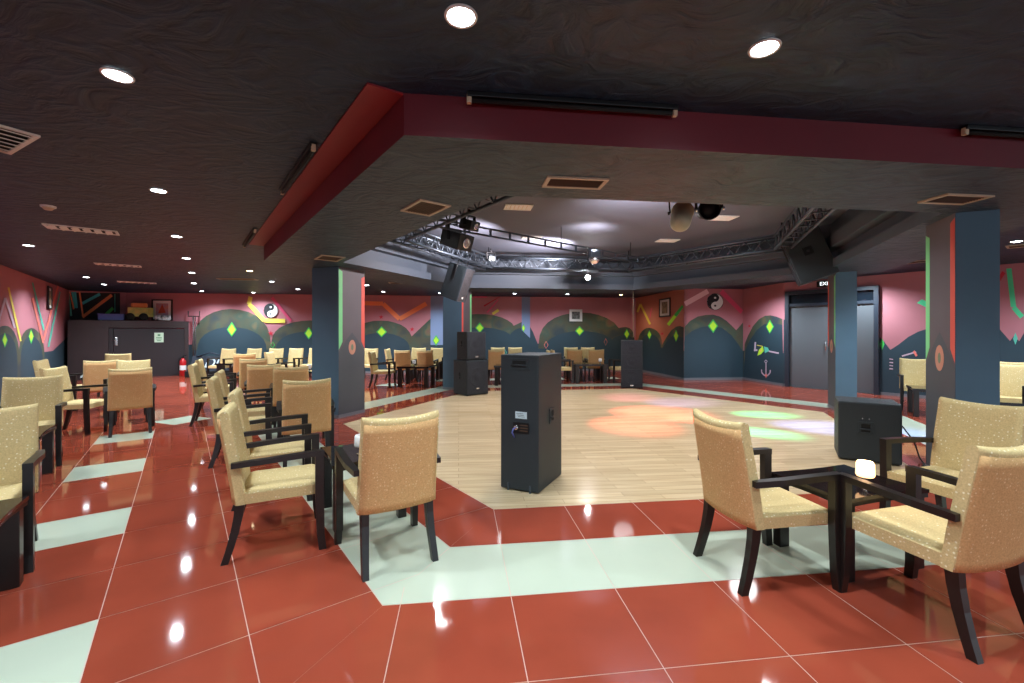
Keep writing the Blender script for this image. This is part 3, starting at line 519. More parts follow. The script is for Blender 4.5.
        ('paint_green', [(7.94, 1.19), (7.9, 1.33), (7.85, 1.19), (7.9, 1.05)]),
        ('paint_teal', [(5.88, 1.34), (5.85, 1.46), (5.82, 1.34), (5.85, 1.22)]),
        ('paint_mint', [(7.29, 2.12), (7.21, 2.2), (7.09, 2.11), (7.09, 1.98)]),
        ('paint_mint', [(5.97, 2.73), (5.91, 1.96), (5.84, 1.97), (5.9, 2.73)]),
        ('paint_mint', [(5.9, 1.93), (5.79, 1.73), (5.74, 1.79), (5.85, 1.99)]),
        ('paint_red', [(6.06, 2.47), (5.98, 2.64), (6.02, 2.69), (6.1, 2.52)]),
        ('paint_lilac', [(7.54, 0.91), (7.3, 1.01), (7.31, 1.04), (7.55, 0.94)]),
        ('paint_salmon', [(7.36, 1.03), (7.31, 0.92), (7.28, 0.95), (7.33, 1.06)]),
        ('paint_lilac', [(7.77, 0.84), (7.7, 0.83), (7.7, 0.85), (7.76, 0.86)]),
        ('paint_lilac', [(7.77, 0.76), (7.7, 0.75), (7.7, 0.78), (7.76, 0.78)]),
        ('paint_lilac', [(7.77, 0.69), (7.7, 0.68), (7.7, 0.7), (7.76, 0.71)]),
        ('paint_lilac', [(7.77, 0.61), (7.7, 0.61), (7.7, 0.63), (7.76, 0.64)]),
    ],
}
# ------------------------------------------------------------------ floor
def floor():
    mb = MB()
    R_OUT = 17.5
    def ring(k, apo0, apo1):
        return hexpt(apo0, k), hexpt(apo0, k+1), hexpt(apo1, k), hexpt(apo1, k+1)
    nrings = int((R_OUT-APO_WOOD)/TILE)
    g = 0.0022
    base = [(*hexpt(R_OUT+1, k), -0.0015) for k in range(6)]
    mb.face(base, 2)
    mb.face([(*hexpt(APO_WOOD-g, k), 0.0) for k in range(6)], 3)
    for k in range(6):
        c0, c1 = hexpt(1.0, k), hexpt(1.0, k+1)
        along = (c1-c0).normalized()
        mid = (c0+c1)/2; out = (mid-Vector((CX, CY))).normalized()
        o = Vector((CX, CY))
        for i in range(nrings):
            a0, a1 = APO_WOOD+i*TILE, APO_WOOD+(i+1)*TILE
            t0 = math.tan(PI/6)
            h0, h1 = a0*t0, a1*t0
            # joints start at the wooden floor's corner
            start = -APO_WOOD*t0
            js = []
            x = start
            while x > -h1: x -= TILE
            while x < h1 + TILE:
                js.append(x); x += TILE
            for j0, j1 in zip(js, js[1:]):
                q = [(j0, a0), (j1, a0), (j1, a1), (j0, a1)]
                # clip to the sector |x| <= a*tan30
                def clip(poly, s):
                    res = []
                    for n in range(len(poly)):
                        p, r = poly[n], poly[(n+1) % len(poly)]
                        dp, dr = s*p[0]-p[1]*t0, s*r[0]-r[1]*t0
                        if dp <= 0: res.append(p)
                        if (dp < 0 < dr) or (dr < 0 < dp):
                            u = dp/(dp-dr); res.append((p[0]+u*(r[0]-p[0]), p[1]+u*(r[1]-p[1])))
                    return res
                q = clip(clip(q, 1), -1)
                if len(q) < 3: continue
                cx = sum(p[0] for p in q)/len(q); cy = sum(p[1] for p in q)/len(q)
                area = abs(sum(q[n][0]*q[(n+1) % len(q)][1]-q[(n+1) % len(q)][0]*q[n][1] for n in range(len(q))))/2
                if area < 0.004: continue
                pts = []
                for px, py in q:
                    dx, dy = cx-px, cy-py
                    pts.append((px + (g if dx > 0 else -g)*min(1, abs(dx)/.05), py + (g if dy > 0 else -g)*min(1, abs(dy)/.05)))
                white = (i == 1)
                if i == 4 and k in (1, 2, 3):
                    u = -cx if k == 3 else cx
                    white = (math.floor((u+0.93)/TILE) % 3 == 0)
                vs = [(o + along*px + out*py) for px, py in pts]
                mb.face([(v.x, v.y, 0.0) for v in vs], 1 if white else 0)
    for f in mb.bm.faces:
        if f.normal.z < 0: f.normal_flip()
    ob = mb.build('floor', [M['red_tile'], M['white_tile'], M['grout'], M['wood']])
    tag(ob, kind='structure')
floor()

# ------------------------------------------------------------------ walls with their painted murals
def wall(key, name, base_mat):
    (x0, y0), (x1, y1) = WALLS[key]
    L = math.hypot(x1-x0, y1-y0); d = Vector((x1-x0, y1-y0))/L; n = Vector((-d.y, d.x))
    mats = [base_mat]; idx = {}
    mb = MB()
    def P(s, z, off): return (x0+d.x*s+n.x*off, y0+d.y*s+n.y*off, z)
    q = [P(-.0, 0, 0), P(L, 0, 0), P(L, 0, -.12), P(0, 0, -.12)]
    mb.prism([(p[0], p[1]) for p in q], 0.0, H_CEIL+.05, 0)
    off = 0.0012
    for m, pts in MURALS[key]:
        if m not in idx: idx[m] = len(mats); mats.append(M[m])
        pts = [(min(max(s, 0.0), L), min(max(z, .0), H_CEIL)) for s, z in pts]
        clean = [p for i, p in enumerate(pts) if p != pts[i-1]]
        if len(clean) < 3: continue
        mb.face([P(s, z, off) for s, z in clean], idx[m]); off += 0.0005
    o = mb.build(name, mats, recalc=False)
    tag(o, kind='structure')
    sk = MB()
    sp = [(0, L)]
    if key == 'right': sp = [(0, 7.93), (9.93, L)]
    for s0, s1 in sp:
        c = [P(s0, 0, off), P(s1, 0, off), P(s1, 0, off+.012), P(s0, 0, off+.012)]
        sk.prism([(p[0], p[1]) for p in c], 0.0, .07)
    tag(sk.build('baseboard_'+name.split('_', 1)[1], M['baseboard']), kind='structure')
wall('left', 'wall_left', M['pink'])
wall('entrance', 'wall_entrance', M['pink'])
wall('back', 'wall_back', M['pink'])
wall('side', 'wall_side', M['coral'])
wall('bay', 'wall_bay', M['pink'])
wall('nook', 'wall_nook', M['pink'])
wall('right', 'wall_right', M['pink'])

def on_wall(key, s, z, off=0.03):
    (x0, y0), (x1, y1) = WALLS[key]
    L = math.hypot(x1-x0, y1-y0); d = Vector((x1-x0, y1-y0))/L; n = Vector((-d.y, d.x))
    return (x0+d.x*s+n.x*off, y0+d.y*s+n.y*off, z), math.atan2(d.y, d.x)   # local +y points into the room

# ------------------------------------------------------------------ ceilings
def ceilings():
    mb = MB()
    for k in range(6):
        a, b, c, d = hexpt(APO_SOFFIT-.02, k), hexpt(APO_SOFFIT-.02, k+1), hexpt(17.5, k+1), hexpt(17.5, k)
        mb.face([(a.x, a.y, H_CEIL), (b.x, b.y, H_CEIL), (c.x, c.y, H_CEIL), (d.x, d.y, H_CEIL)])
    tag(mb.build('ceiling', M['ceiling']), kind='structure')
    # dropped ring round the dance floor
    mb = MB()
    for k in range(6):
        ai, bi, ao, bo = hexpt(APO_WOOD, k), hexpt(APO_WOOD, k+1), hexpt(APO_SOFFIT, k), hexpt(APO_SOFFIT, k+1)
        mb.face([(*ai, H_SOFFIT), (*ao, H_SOFFIT), (*bo, H_SOFFIT), (*bi, H_SOFFIT)], 0)
        mb.face([(*ao, H_SOFFIT), (*ao, H_CEIL), (*bo, H_CEIL), (*bo, H_SOFFIT)], 1)
        mb.face([(*ai, H_SOFFIT), (*bi, H_SOFFIT), (*bi, 2.72), (*ai, 2.72)], 2)
        ci, di = hexpt(APO_WOOD+.16, k), hexpt(APO_WOOD+.16, k+1)
        mb.face([(*ai, 2.72), (*bi, 2.72), (*di, 2.72), (*ci, 2.72)], 2)
    tag(mb.build('ceiling_soffit', [M['soffit'], M['red_band'], M['fascia']], recalc=False), kind='structure')
    # the red strip along the ceiling beside the left face of the ring
    mb = MB()
    a, b = hexpt(APO_SOFFIT+.005, 3), hexpt(APO_SOFFIT+.005, 4)
    n = -INWARD
    e = (b-a).normalized()
    mb.prism([a, b, b+n*.20-e*.02, a+n*.20+e*.02], H_CEIL-.012, H_CEIL-.001)
    tag(mb.build('trim_1', mat('scarlet_strip', (.24, .010, .018), .55)), kind='structure')
    # stepped fascias climbing to the raised ceiling
    for i, (apo, z0, z1) in enumerate(((3.82, 2.72, 2.93), (3.66, 2.93, 3.14), (3.80, 3.14, H_RECESS+.01))):
        mb = MB()
        t = .22 if i < 2 else .06
        for k in range(6):
            ai, bi, ao, bo = hexpt(apo, k), hexpt(apo, k+1), hexpt(apo+t, k), hexpt(apo+t, k+1)
            mb.face([(*ai, z0), (*bi, z0), (*bi, z1), (*ai, z1)])
            mb.face([(*ai, z0), (*ao, z0), (*bo, z0), (*bi, z0)])
            mb.face([(*ai, z1), (*bi, z1), (*bo, z1), (*ao, z1)])
            mb.face([(*ao, z0), (*ao, z1), (*bo, z1), (*bo, z0)])
        tag(mb.build('trim_%d' % (i+2), M['fascia'], recalc=False), kind='structure')
    mb = MB()
    mb.face([(*hexpt(4.1, k), H_RECESS) for k in range(6)])
    tag(mb.build('ceiling_recess', M['recess']), kind='structure')
ceilings()

# ------------------------------------------------------------------ pillars
def pillar(near, w_blue, w_grey, blue_dir, grey_dir, flip):
    """near: the corner that faces the camera; flip=False: blue face to the left, grey face to the right"""
    n = Vector(near); b = Vector(blue_dir).normalized(); gdir = Vector(grey_dir).normalized()
    mb = MB()
    pts = [n, n+b*w_blue, n+b*w_blue+gdir*w_grey, n+gdir*w_grey]
    zt = H_SOFFIT if True else 0
    mb.prism([(p.x, p.y) for p in pts], 0, H_CEIL, 0)
    out = -b                                   # the grey face looks away from the blue side
    def P(s, z, o): v = n+gdir*s+out*o; return (v.x, v.y, z)
    W = w_grey
    mb.face([P(0, .0, .001), P(W, .0, .001), P(W, H_SOFFIT, .001), P(0, H_SOFFIT, .001)], 1)
    # lower arch-shaped blue-grey zone
    arch = [(0, 0), (W, 0), (W, 1.12), (W*.86, 1.22), (W*.7, 1.34), (W*.5, 1.46), (W*.3, 1.34), (W*.14, 1.22), (0, 1.12)]
    mb.face([P(s, z, .002) for s, z in arch], 2)
    lo, hi = (3, 4) if not flip else (4, 3)
    sw = .085
    mb.face([P(0, 1.16, .003), P(sw, 1.30, .003), P(sw, 2.50, .003), P(0, 2.54, .003)], lo)
    mb.face([P(W, 1.16, .003), P(W-sw, 1.30, .003), P(W-sw, 2.44, .003), P(W, 2.48, .003)], hi)
    def oval(cx, cz, rx, rz, m, o):
        mb.face([P(cx+rx*math.cos(2*PI*i/20), cz+rz*math.sin(2*PI*i/20), o) for i in range(20)], m)
    oval(W*.5, 1.20, .085, .13, 5, .004); oval(W*.5, 1.20, .03, .055, 6, .005)
    # pale skirting line
    mb.prism([(p.x, p.y) for p in [n+out*.008-gdir*.008, n+out*.008+gdir*(W+.008), n+b*(w_blue+.008)+gdir*(W+.008), n+b*(w_blue+.008)-gdir*.008]], 0, .06, 7)
    o = mb.build('pillar', [M['col_blue'], M['col_grey'], M['pil_low'], M['pil_green'], M['pil_red'], M['pil_oval'], M['pil_oval2'], M['baseboard']], recalc=False)
    tag(o, kind='structure')
M['pil_low'] = mat('pillar_low_grey', (.075, .085, .10), .6, var=(1.6, .15))
M['pil_green'] = mat('pillar_green', (.20, .60, .26), .6)
M['pil_red'] = mat('pillar_red', (.62, .10, .075), .6)
M['pil_oval'] = mat('pillar_oval', (.50, .24, .17), .6)
M['pil_oval2'] = mat('pillar_oval_core', (.16, .20, .13), .6)
D1, D2 = (.39, .92), (.92, -.39)
pillar((-2.935, 7.38), .607, .625, (-.92, .39), D1, False)
pillar((-1.27, 11.0), .55, .52, (-.92, .39), D1, True)
pillar((6.01, 8.10), .325, .50, D2, D1, False)
pillar((4.17, 4.10), .308, .57, D2, D1, True)

# ------------------------------------------------------------------ ceiling lamps
def downlight_parts(name, lens, warm):
    t = empty(name)
    MB().lathe([(.058, -.001), (.070, -.001), (.072, -.005), (.069, -.011), (.060, -.010), (.056, -.004), (.058, -.001)], 28).build('trim_ring', M['white'], t)
    MB().lathe([(0, -.012), (.040, -.011), (.058, -.008), (.058, -.002), (0, -.002)], 28).build('lens', lens, t)
    return t
lamp_data = bpy.data.lights.new('downlight', 'SPOT')
lamp_data.energy = DOWNLIGHT_W; lamp_data.color = COOL; lamp_data.spot_size = math.radians(150); lamp_data.spot_blend = 0.9; lamp_data.shadow_soft_size = 0.045
lamp_warm = bpy.data.lights.new('warm_downlight', 'SPOT')
lamp_warm.energy = DOWNLIGHT_W*.5; lamp_warm.color = WARM; lamp_warm.spot_size = math.radians(150); lamp_warm.spot_blend = 0.9; lamp_warm.shadow_soft_size = 0.06
proto_cool = downlight_parts('ceiling_downlight', M['lens'], False)
proto_warm = downlight_parts('ceiling_downlight', M['lens_warm'], True)
TREE = {}
def tree_of(o): return {o.name: kids(o)}
tc_cool, tc_warm = tree_of(proto_cool), tree_of(proto_warm)
used = {'c': False, 'w': False}
def lamp(x, y, label, warm=False, z=H_CEIL, power=1.0):
    key = 'w' if warm else 'c'
    proto, tr = (proto_warm, tc_warm) if warm else (proto_cool, tc_cool)
    if not used[key]: o = proto; used[key] = True
    else: o = copy_tree(proto, tree=tr)
    o.location = (x, y, z)
    tag(o, label, 'ceiling light', 'recessed downlights in the dark ceiling')
    src = lamp_warm if warm else lamp_data
    if power != 1.0:
        src = src.copy(); src.energy *= power
    l = bpy.data.objects.new('lamp_light', src); COL.objects.link(l)
    l.parent = o; l.location = (0, 0, -.03)
LAMPS = [
 (-2.09, 2.31, 'big bright downlight at the upper left, nearest lamp of the left aisle row'),
 (-.22, 1.88, 'bright downlight at the top middle, in front of the red band'),
 (1.21, 2.09, 'bright downlight at the upper right, above the red band'),
 (-3.39, 4.18, 'second downlight of the left aisle row, beside the red strip'),
 (-4.74, 6.16, 'third downlight of the left aisle row, counted from the camera'),
 (-5.95, 7.96, 'fourth downlight of the left aisle row, counted from the camera'),
 (-7.25, 9.87, 'fifth downlight of the left aisle row, counted from the camera'),
 (-8.72, 11.95, 'sixth downlight of the left aisle row, counted from the camera'),
 (-10.1, 14.2, 'farthest downlight of the left aisle row, close to the back wall'),
 (-7.53, 6.79, 'downlight at the far left, near the wall of painted stripes'),
 (-10.4, 10.65, 'left lamp of the close pair in front of the wooden partition'),
 (-11.45, 12.24, 'right lamp of the close pair in front of the wooden partition'),
 (-6.38, 11.58, 'downlight right of the warm lamp, in front of the back wall symbol'),
 (-6.66, 13.57, 'downlight in front of the far wall, left of the big left pillar'),
 (-8.75, 14.75, 'tiny downlight against the back wall above the first yellow stripe'),
 (-4.14, 12.44, 'bright downlight right of the big left pillar'),
 (-4.25, 14.4, 'small downlight over the far tables, right of the big left pillar'),
 (-2.45, 14.9, 'small downlight in front of the light blue wall strip'),
 (.09, 15.1, 'downlight before the back wall above the middle tables'),
 (1.95, 15.3, 'faint downlight above the white framed picture on the back wall'),
 (7.52, 6.50, 'downlight at the right edge, beyond the right blue pillar'),
]
for x, y, lab in LAMPS: lamp(x, y, lab, power=1.0 if y < 6.5 else (1.7 if y < 9 else (2.4 if y < 14.3 else 1.5)))
lamp(-5.76, 9.57, 'warm yellow downlight beyond the end of the red strip', warm=True)
lamp(3.9, 15.6, 'small warm downlight at the back right, above the far tables', warm=True)
# added fill lamps without fixtures, out of frame and at visible spots
for x, y, p in ((-.4, -.6, 1.0), (1.9, -.2, 1.0), (3.2, 1.7, 1.0), (-2.9, .4, .8), (-4.9, 2.2, 1.0), (6.2, 3.0, 1.0), (9.3, 7.0, 2.0), (7.9, 10.0, 2.0), (6.4, 11.7, 2.4), (5.4, 14.6, 1.6), (6.6, 6.4, 1.2), (-6.6, 4.2, 1.2)):
    src = lamp_data.copy(); src.energy *= p
    l = bpy.data.objects.new('fill_lamp', src); COL.objects.link(l); l.location = (x, y, H_CEIL-.03)

# ------------------------------------------------------------------ vents and detectors
def vent(x, y, z, w, d, rz, label, kind='cream'):
    t = thing('ceiling_vent', label, 'air vent', (x, y, z), rz, 'air vents in the ceilings')
    fr, co = {'cream': (M['vent_frame'], M['vent_core']), 'white': (M['white'], M['void']), 'pale': (M['white'], M['ivory'])}[kind]
    b = .028
    mb = MB()
    for cx, cy, sx, sy in ((0, d/2-b/2, w, b), (0, -d/2+b/2, w, b), (-w/2+b/2, 0, b, d-2*b), (w/2-b/2, 0, b, d-2*b)):
        mb.box((cx, cy, -.008), (sx, sy, .014))
    mb.build('vent_frame', fr, t)
    MB().box((0, 0, -.003), (w-2*b, d-2*b, .004)).build('vent_core', co, t)
    n = 9 if kind == 'cream' else 6
    s = MB()
    for i in range(n):
        yy = -d/2+b+(i+.5)*(d-2*b)/n
        if kind == 'cream': s.box((0, yy, -.007), (w-2*b, .004, .008), rx=.5)
        else:
            xx = -w/2+b+(i+.5)*(w-2*b)/n
            s.box((xx, 0, -.009), ((w-2*b)/n*.86, d-2*b, .006), ry=.35)
    s.build('louvre', fr if kind != 'cream' else M['vent_core'], t)
E0 = A7; EA = math.radians(127)
vent(.47, 3.26, H_SOFFIT, .46, .22, E0, 'cream framed air vent in the middle of the grey ring, left of centre')
vent(-.78, 3.92, H_SOFFIT, .42, .30, EA, 'cream framed air vent on the left arm of the grey ring')
vent(3.72, 3.66, H_SOFFIT, .44, .24, E0, 'cream framed air vent right in front of the right blue pillar top')
vent(-2.74, 6.55, H_SOFFIT, .44, .34, EA, 'cream framed air vent just in front of the big left pillar')
vent(-3.62, 3.02, H_CEIL, .62, .34, E0-.62, 'white louvred air vent at the left edge of the picture', 'white')
vent(-5.66, 5.75, H_CEIL, .70, .30, EA+PI/2, 'pale flat vent left of the aisle lamps, nearest of the row', 'white')
vent(-7.9, 8.75, H_CEIL, .70, .26, EA+PI/2, 'second pale flat vent of the row left of the aisle lamps', 'white')
vent(-10.1, 11.75, H_CEIL, .80, .26, EA+PI/2, 'farthest pale flat vent before the wooden partition', 'white')
vent(-6.95, 11.05, H_CEIL, .90, .24, E0, 'flat cream vent left of the big left pillar in the far ceiling')
vent(-3.05, 11.9, H_CEIL, .60, .30, E0, 'cream vent in the far ceiling under the left hanging speaker')
vent(6.3, 7.15, H_CEIL, .40, .34, EA, 'cream framed vent between the two right pillars')
vent(7.75, 8.35, H_CEIL, .40, .30, EA, 'second cream vent between the right pillars, close to the pink wall')
vent(8.0, 6.75, H_CEIL, .46, .30, EA, 'cream vent at the right edge above the farther chairs')
vent(.10, 6.9, H_RECESS-.002, .44, .30, E0, 'pale vent in the raised ceiling, nearest the left corner', 'pale')
vent(.42, 9.1, H_RECESS-.002, .40, .30, E0, 'pale vent in the raised ceiling under the ladder beam', 'pale')
vent(3.35, 9.4, H_RECESS-.002, .44, .28, E0, 'pale vent in the raised ceiling right of the ladder beam', 'pale')
vent(3.66, 7.55, H_RECESS-.002, .40, .30, E0, 'pale vent in the raised ceiling beside the two spotlights', 'pale')
t = thing('smoke_detector', 'small white smoke detector on the dark ceiling at the left', 'smoke detector', (-5.0, 4.7, H_CEIL))
MB().lathe([(0, -.045), (.03, -.044), (.045, -.03), (.05, -.018), (.0, -.018)], 20).build('sensor_head', M['ivory'], t)
MB().lathe([(0, -.018), (.062, -.018), (.065, -.004), (.065, 0), (0, 0)], 20).build('base', M['white'], t)
# black light tubes along the ring
def tube_lamp(x, y, rz, label, L=1.26):
    t = thing('black_light_tube', label, 'tube light', (x, y, H_CEIL-.03), rz, 'dark tube lights along the red band')
    MB().box((0, 0, .015), (L, .05, .028), bev=.004).build('batten', M['black_metal'], t)
    MB().tube([(-L/2+.03, 0, -.014), (L/2-.03, 0, -.014)], .013, 10).build('tube', M['void'], t)
    for s in (-1, 1): MB().box((s*(L/2-.012), 0, -.008), (.028, .03, .05), bev=.006).build('end_cap', M['ivory'], t)
def ring_edge(k, frac, off):
    a, b = hexpt(APO_SOFFIT+off, k), hexpt(APO_SOFFIT+off, k+1)
    p = a.lerp(b, frac); return p.x, p.y
p = ring_edge(4, .185, .05); tube_lamp(p[0], p[1], E0, 'dark tube light above the middle of the front red band')
p = ring_edge(4, .78, .05); tube_lamp(p[0], p[1], E0, 'dark tube light at the right end of the front red band')
p = ring_edge(3, .69, .26); tube_lamp(p[0], p[1], EA, 'dark tube light beside the middle of the left red strip')
p = ring_edge(3, .13, .26); tube_lamp(p[0], p[1], EA, 'dark tube light at the far end of the left red strip')

# ------------------------------------------------------------------ chairs
def make_chair():
    root = empty('dining_armchair')
    # seat with rounded edges and a soft crown
    b = bmesh.new()
    bmesh.ops.create_grid(b, x_segments=8, y_segments=8, size=.5)
    mb = MB(); b.free()
    nx, ny = 10, 10
    def seat_z(u, v):
        e = min(1, (1-abs(u))/.22); f = min(1, (1-abs(v))/.22)
        return .445 + .022*math.sqrt(max(0, e*(2-e)))*math.sqrt(max(0, f*(2-f)))
    top = [[mb.bm.verts.new((u*.243, -.205+(v+1)/2*.47, seat_z(u, v)-.018)) for u in [-1+2*i/nx for i in range(nx+1)]] for v in [-1+2*j/ny for j in range(ny+1)]]
    bot = [[None]*(nx+1) for _ in range(ny+1)]
    for j in range(ny+1):
        for i in range(nx+1):
            if i in (0, nx) or j in (0, ny):
                c = top[j][i].co; bot[j][i] = mb.bm.verts.new((c.x*.985, c.y, .362))
    for j in range(ny):
        for i in range(nx):
            f = mb.bm.faces.new((top[j][i], top[j][i+1], top[j+1][i+1], top[j+1][i])); f.smooth = True
    loop = [(0, i) for i in range(nx+1)] + [(j, nx) for j in range(1, ny+1)] + [(ny, i) for i in range(nx-1, -1, -1)] + [(j, 0) for j in range(ny-1, 0, -1)]
    for a, c in zip(loop, loop[1:]+loop[:1]):
        mb.bm.faces.new((top[a[0]][a[1]], bot[a[0]][a[1]], bot[c[0]][c[1]], top[c[0]][c[1]]))
    mb.bm.faces.new([bot[j][i] for j, i in loop])
    mb.build('seat', M['seat'], root)
    # backrest: leaning, a little hollow, with a rolled top
    NXB, NZB = 12, 12
    def mid(t):       # centre line (y, z) of the cushion
        return -.228 - .085*t**1.25, .362 + .545*t
    def half_w(t): return .246 - .010*t
    def bow(u): return .030*(u*u) - .012
    front, back = [], []
    for j in range(NZB+1):
        t = j/NZB; y, z = mid(t); th = .036 + .004*math.sin(t*PI)
        tilt = .085*1.25*t**.25/.545
        rf, rb = [], []
        for i in range(NXB+1):
            u = -1+2*i/NXB
            edge = math.sqrt(max(0.0, 1-max(0, (abs(u)-.86)/.14)**2))
            zt = z + (.020*u*u if j == NZB else 0)
            rf.append(Vector((u*half_w(t), y+bow(u)+th*(.55+.45*edge), zt+tilt*0)))
            rb.append(Vector((u*half_w(t), y+bow(u)-th*(.75+.25*edge), zt)))
        front.append(rf); back.append(rb)
    mb = MB()
    F = [[mb.bm.verts.new(p) for p in r] for r in front]
    B = [[mb.bm.verts.new(p) for p in r] for r in back]
    # rolled top edge
    roll = []
    for k in range(1, 5):
        a = PI*k/5
        rr = []
        for i in range(NXB+1):
            pf, pb = front[NZB][i], back[NZB][i]
            c = (pf+pb)/2; r = (pf-pb).length/2
            rr.append(mb.bm.verts.new((c.x, c.y + (r+.004*math.sin(a))*math.cos(a) - .006*math.sin(a), c.z+.030*math.sin(a))))
        roll.append(rr)
    seq = F + roll + B[::-1]
    for r0, r1 in zip(seq, seq[1:]):
        for i in range(NXB):
            f = mb.bm.faces.new((r0[i], r0[i+1], r1[i+1], r1[i])); f.smooth = True
    for i in (0, NXB):
        for j in range(NZB):
            mb.bm.faces.new((F[j][i], F[j+1][i], B[j+1][i], B[j][i]))
        mb.bm.faces.new([F[NZB][i]] + [r[i] for r in roll] + [B[NZB][i]])
    for i in range(NXB): mb.bm.faces.new((F[0][i], B[0][i], B[0][i+1], F[0][i+1]))
    bk = mb.build('backrest', M['seat'], root)
    # cover of the outer back, sewn in just below the rolled top
    mb = MB(); rows = []
    for j in range(NZB+1):
        t = .0 + .985*j/NZB
        fj = t*NZB; j0 = min(NZB-1, int(fj)); w = fj-j0
        row = []
        for i in range(NXB+1):
            p = back[j0][i].lerp(back[j0+1][i], w)
            e = .972
            row.append((p.x*e, p.y-.0035, p.z))
        rows.append([mb.bm.verts.new(p) for p in row])
    inner = [[mb.bm.verts.new((v.co.x, v.co.y+.006, v.co.z)) for v in r] for r in rows]
    for r0, r1 in zip(rows, rows[1:]):
        for i in range(NXB):
            f = mb.bm.faces.new((r0[i], r1[i], r1[i+1], r0[i+1])); f.smooth = True
    for i in (0, NXB):
        for j in range(NZB): mb.bm.faces.new((rows[j][i], rows[j+1][i], inner[j+1][i], inner[j][i]))
    for j in (0, NZB):
        for i in range(NXB): mb.bm.faces.new((rows[j][i], rows[j][i+1], inner[j][i+1], inner[j][i]))
    bp = mb.build('back_cover', M['backcloth'], root); bp['label'] = 'peach coloured outer back cover'
    for s in (-1, 1):
        # front leg rising to the arm
        MB().sweep([((s*.272, .262, 0), .021, .023), ((s*.268, .250, .10), .022, .024), ((s*.266, .243, .36), .023, .026), ((s*.267, .243, .632), .023, .027)]).build('leg', M['dark_wood'], root)
        # sabre-shaped rear leg
        MB().sweep([((s*.216, -.300, 0), .019, .021), ((s*.212, -.272, .09), .020, .022), ((s*.207, -.245, .19), .021, .024), ((s*.204, -.226, .29), .022, .026), ((s*.203, -.218, .372), .023, .028)]).build('leg', M['dark_wood'], root)
        # arm from the top of the front leg to the side of the back
        m = MB()
        secs = [(.272, .655), (.243, .656), (.10, .652), (-.10, .642), (-.262, .632)]
        prev = None
        for y, z in secs:
            hw, hz = .024, .017
            if y < -.2: hw = .020
            ring = [m.bm.verts.new((s*(.267 + (.004 if abs(y) < .2 else (-.014 if y < -.2 else 0)))+a*hw, y, z+c*hz-.012)) for a, c in ((-1, -1), (1, -1), (1, 1), (-1, 1))]
            if prev:
                for k in range(4): m.bm.faces.new((prev[k], prev[(k+1) % 4], ring[(k+1) % 4], ring[k]))
            else: m.bm.faces.new(ring[::-1])
            prev = ring
        m.bm.faces.new(prev)
        m.build('arm', M['dark_wood'], root)
    return root
chair0 = make_chair()
chair_tree = tree_of(chair0)
chair_n = [0]
def chair(x, y, deg, label, group):
    """deg: heading the sitter would look, clockwise from straight ahead"""
    o = chair0 if chair_n[0] == 0 else copy_tree(chair0, tree=chair_tree)
    chair_n[0] += 1
    o.location = (x, y, 0); o.rotation_euler = (0, 0, -math.radians(deg))
    tag(o, label, 'chair', group)
G1, G2, G3, G4, G5, G6 = ('armchairs of the right front table', 'armchairs in the row beside the left aisle', 'armchairs along the left wall', 'armchairs by the back wall behind the left pillar', 'armchairs at the far middle tables', 'armchairs behind the right pillar')
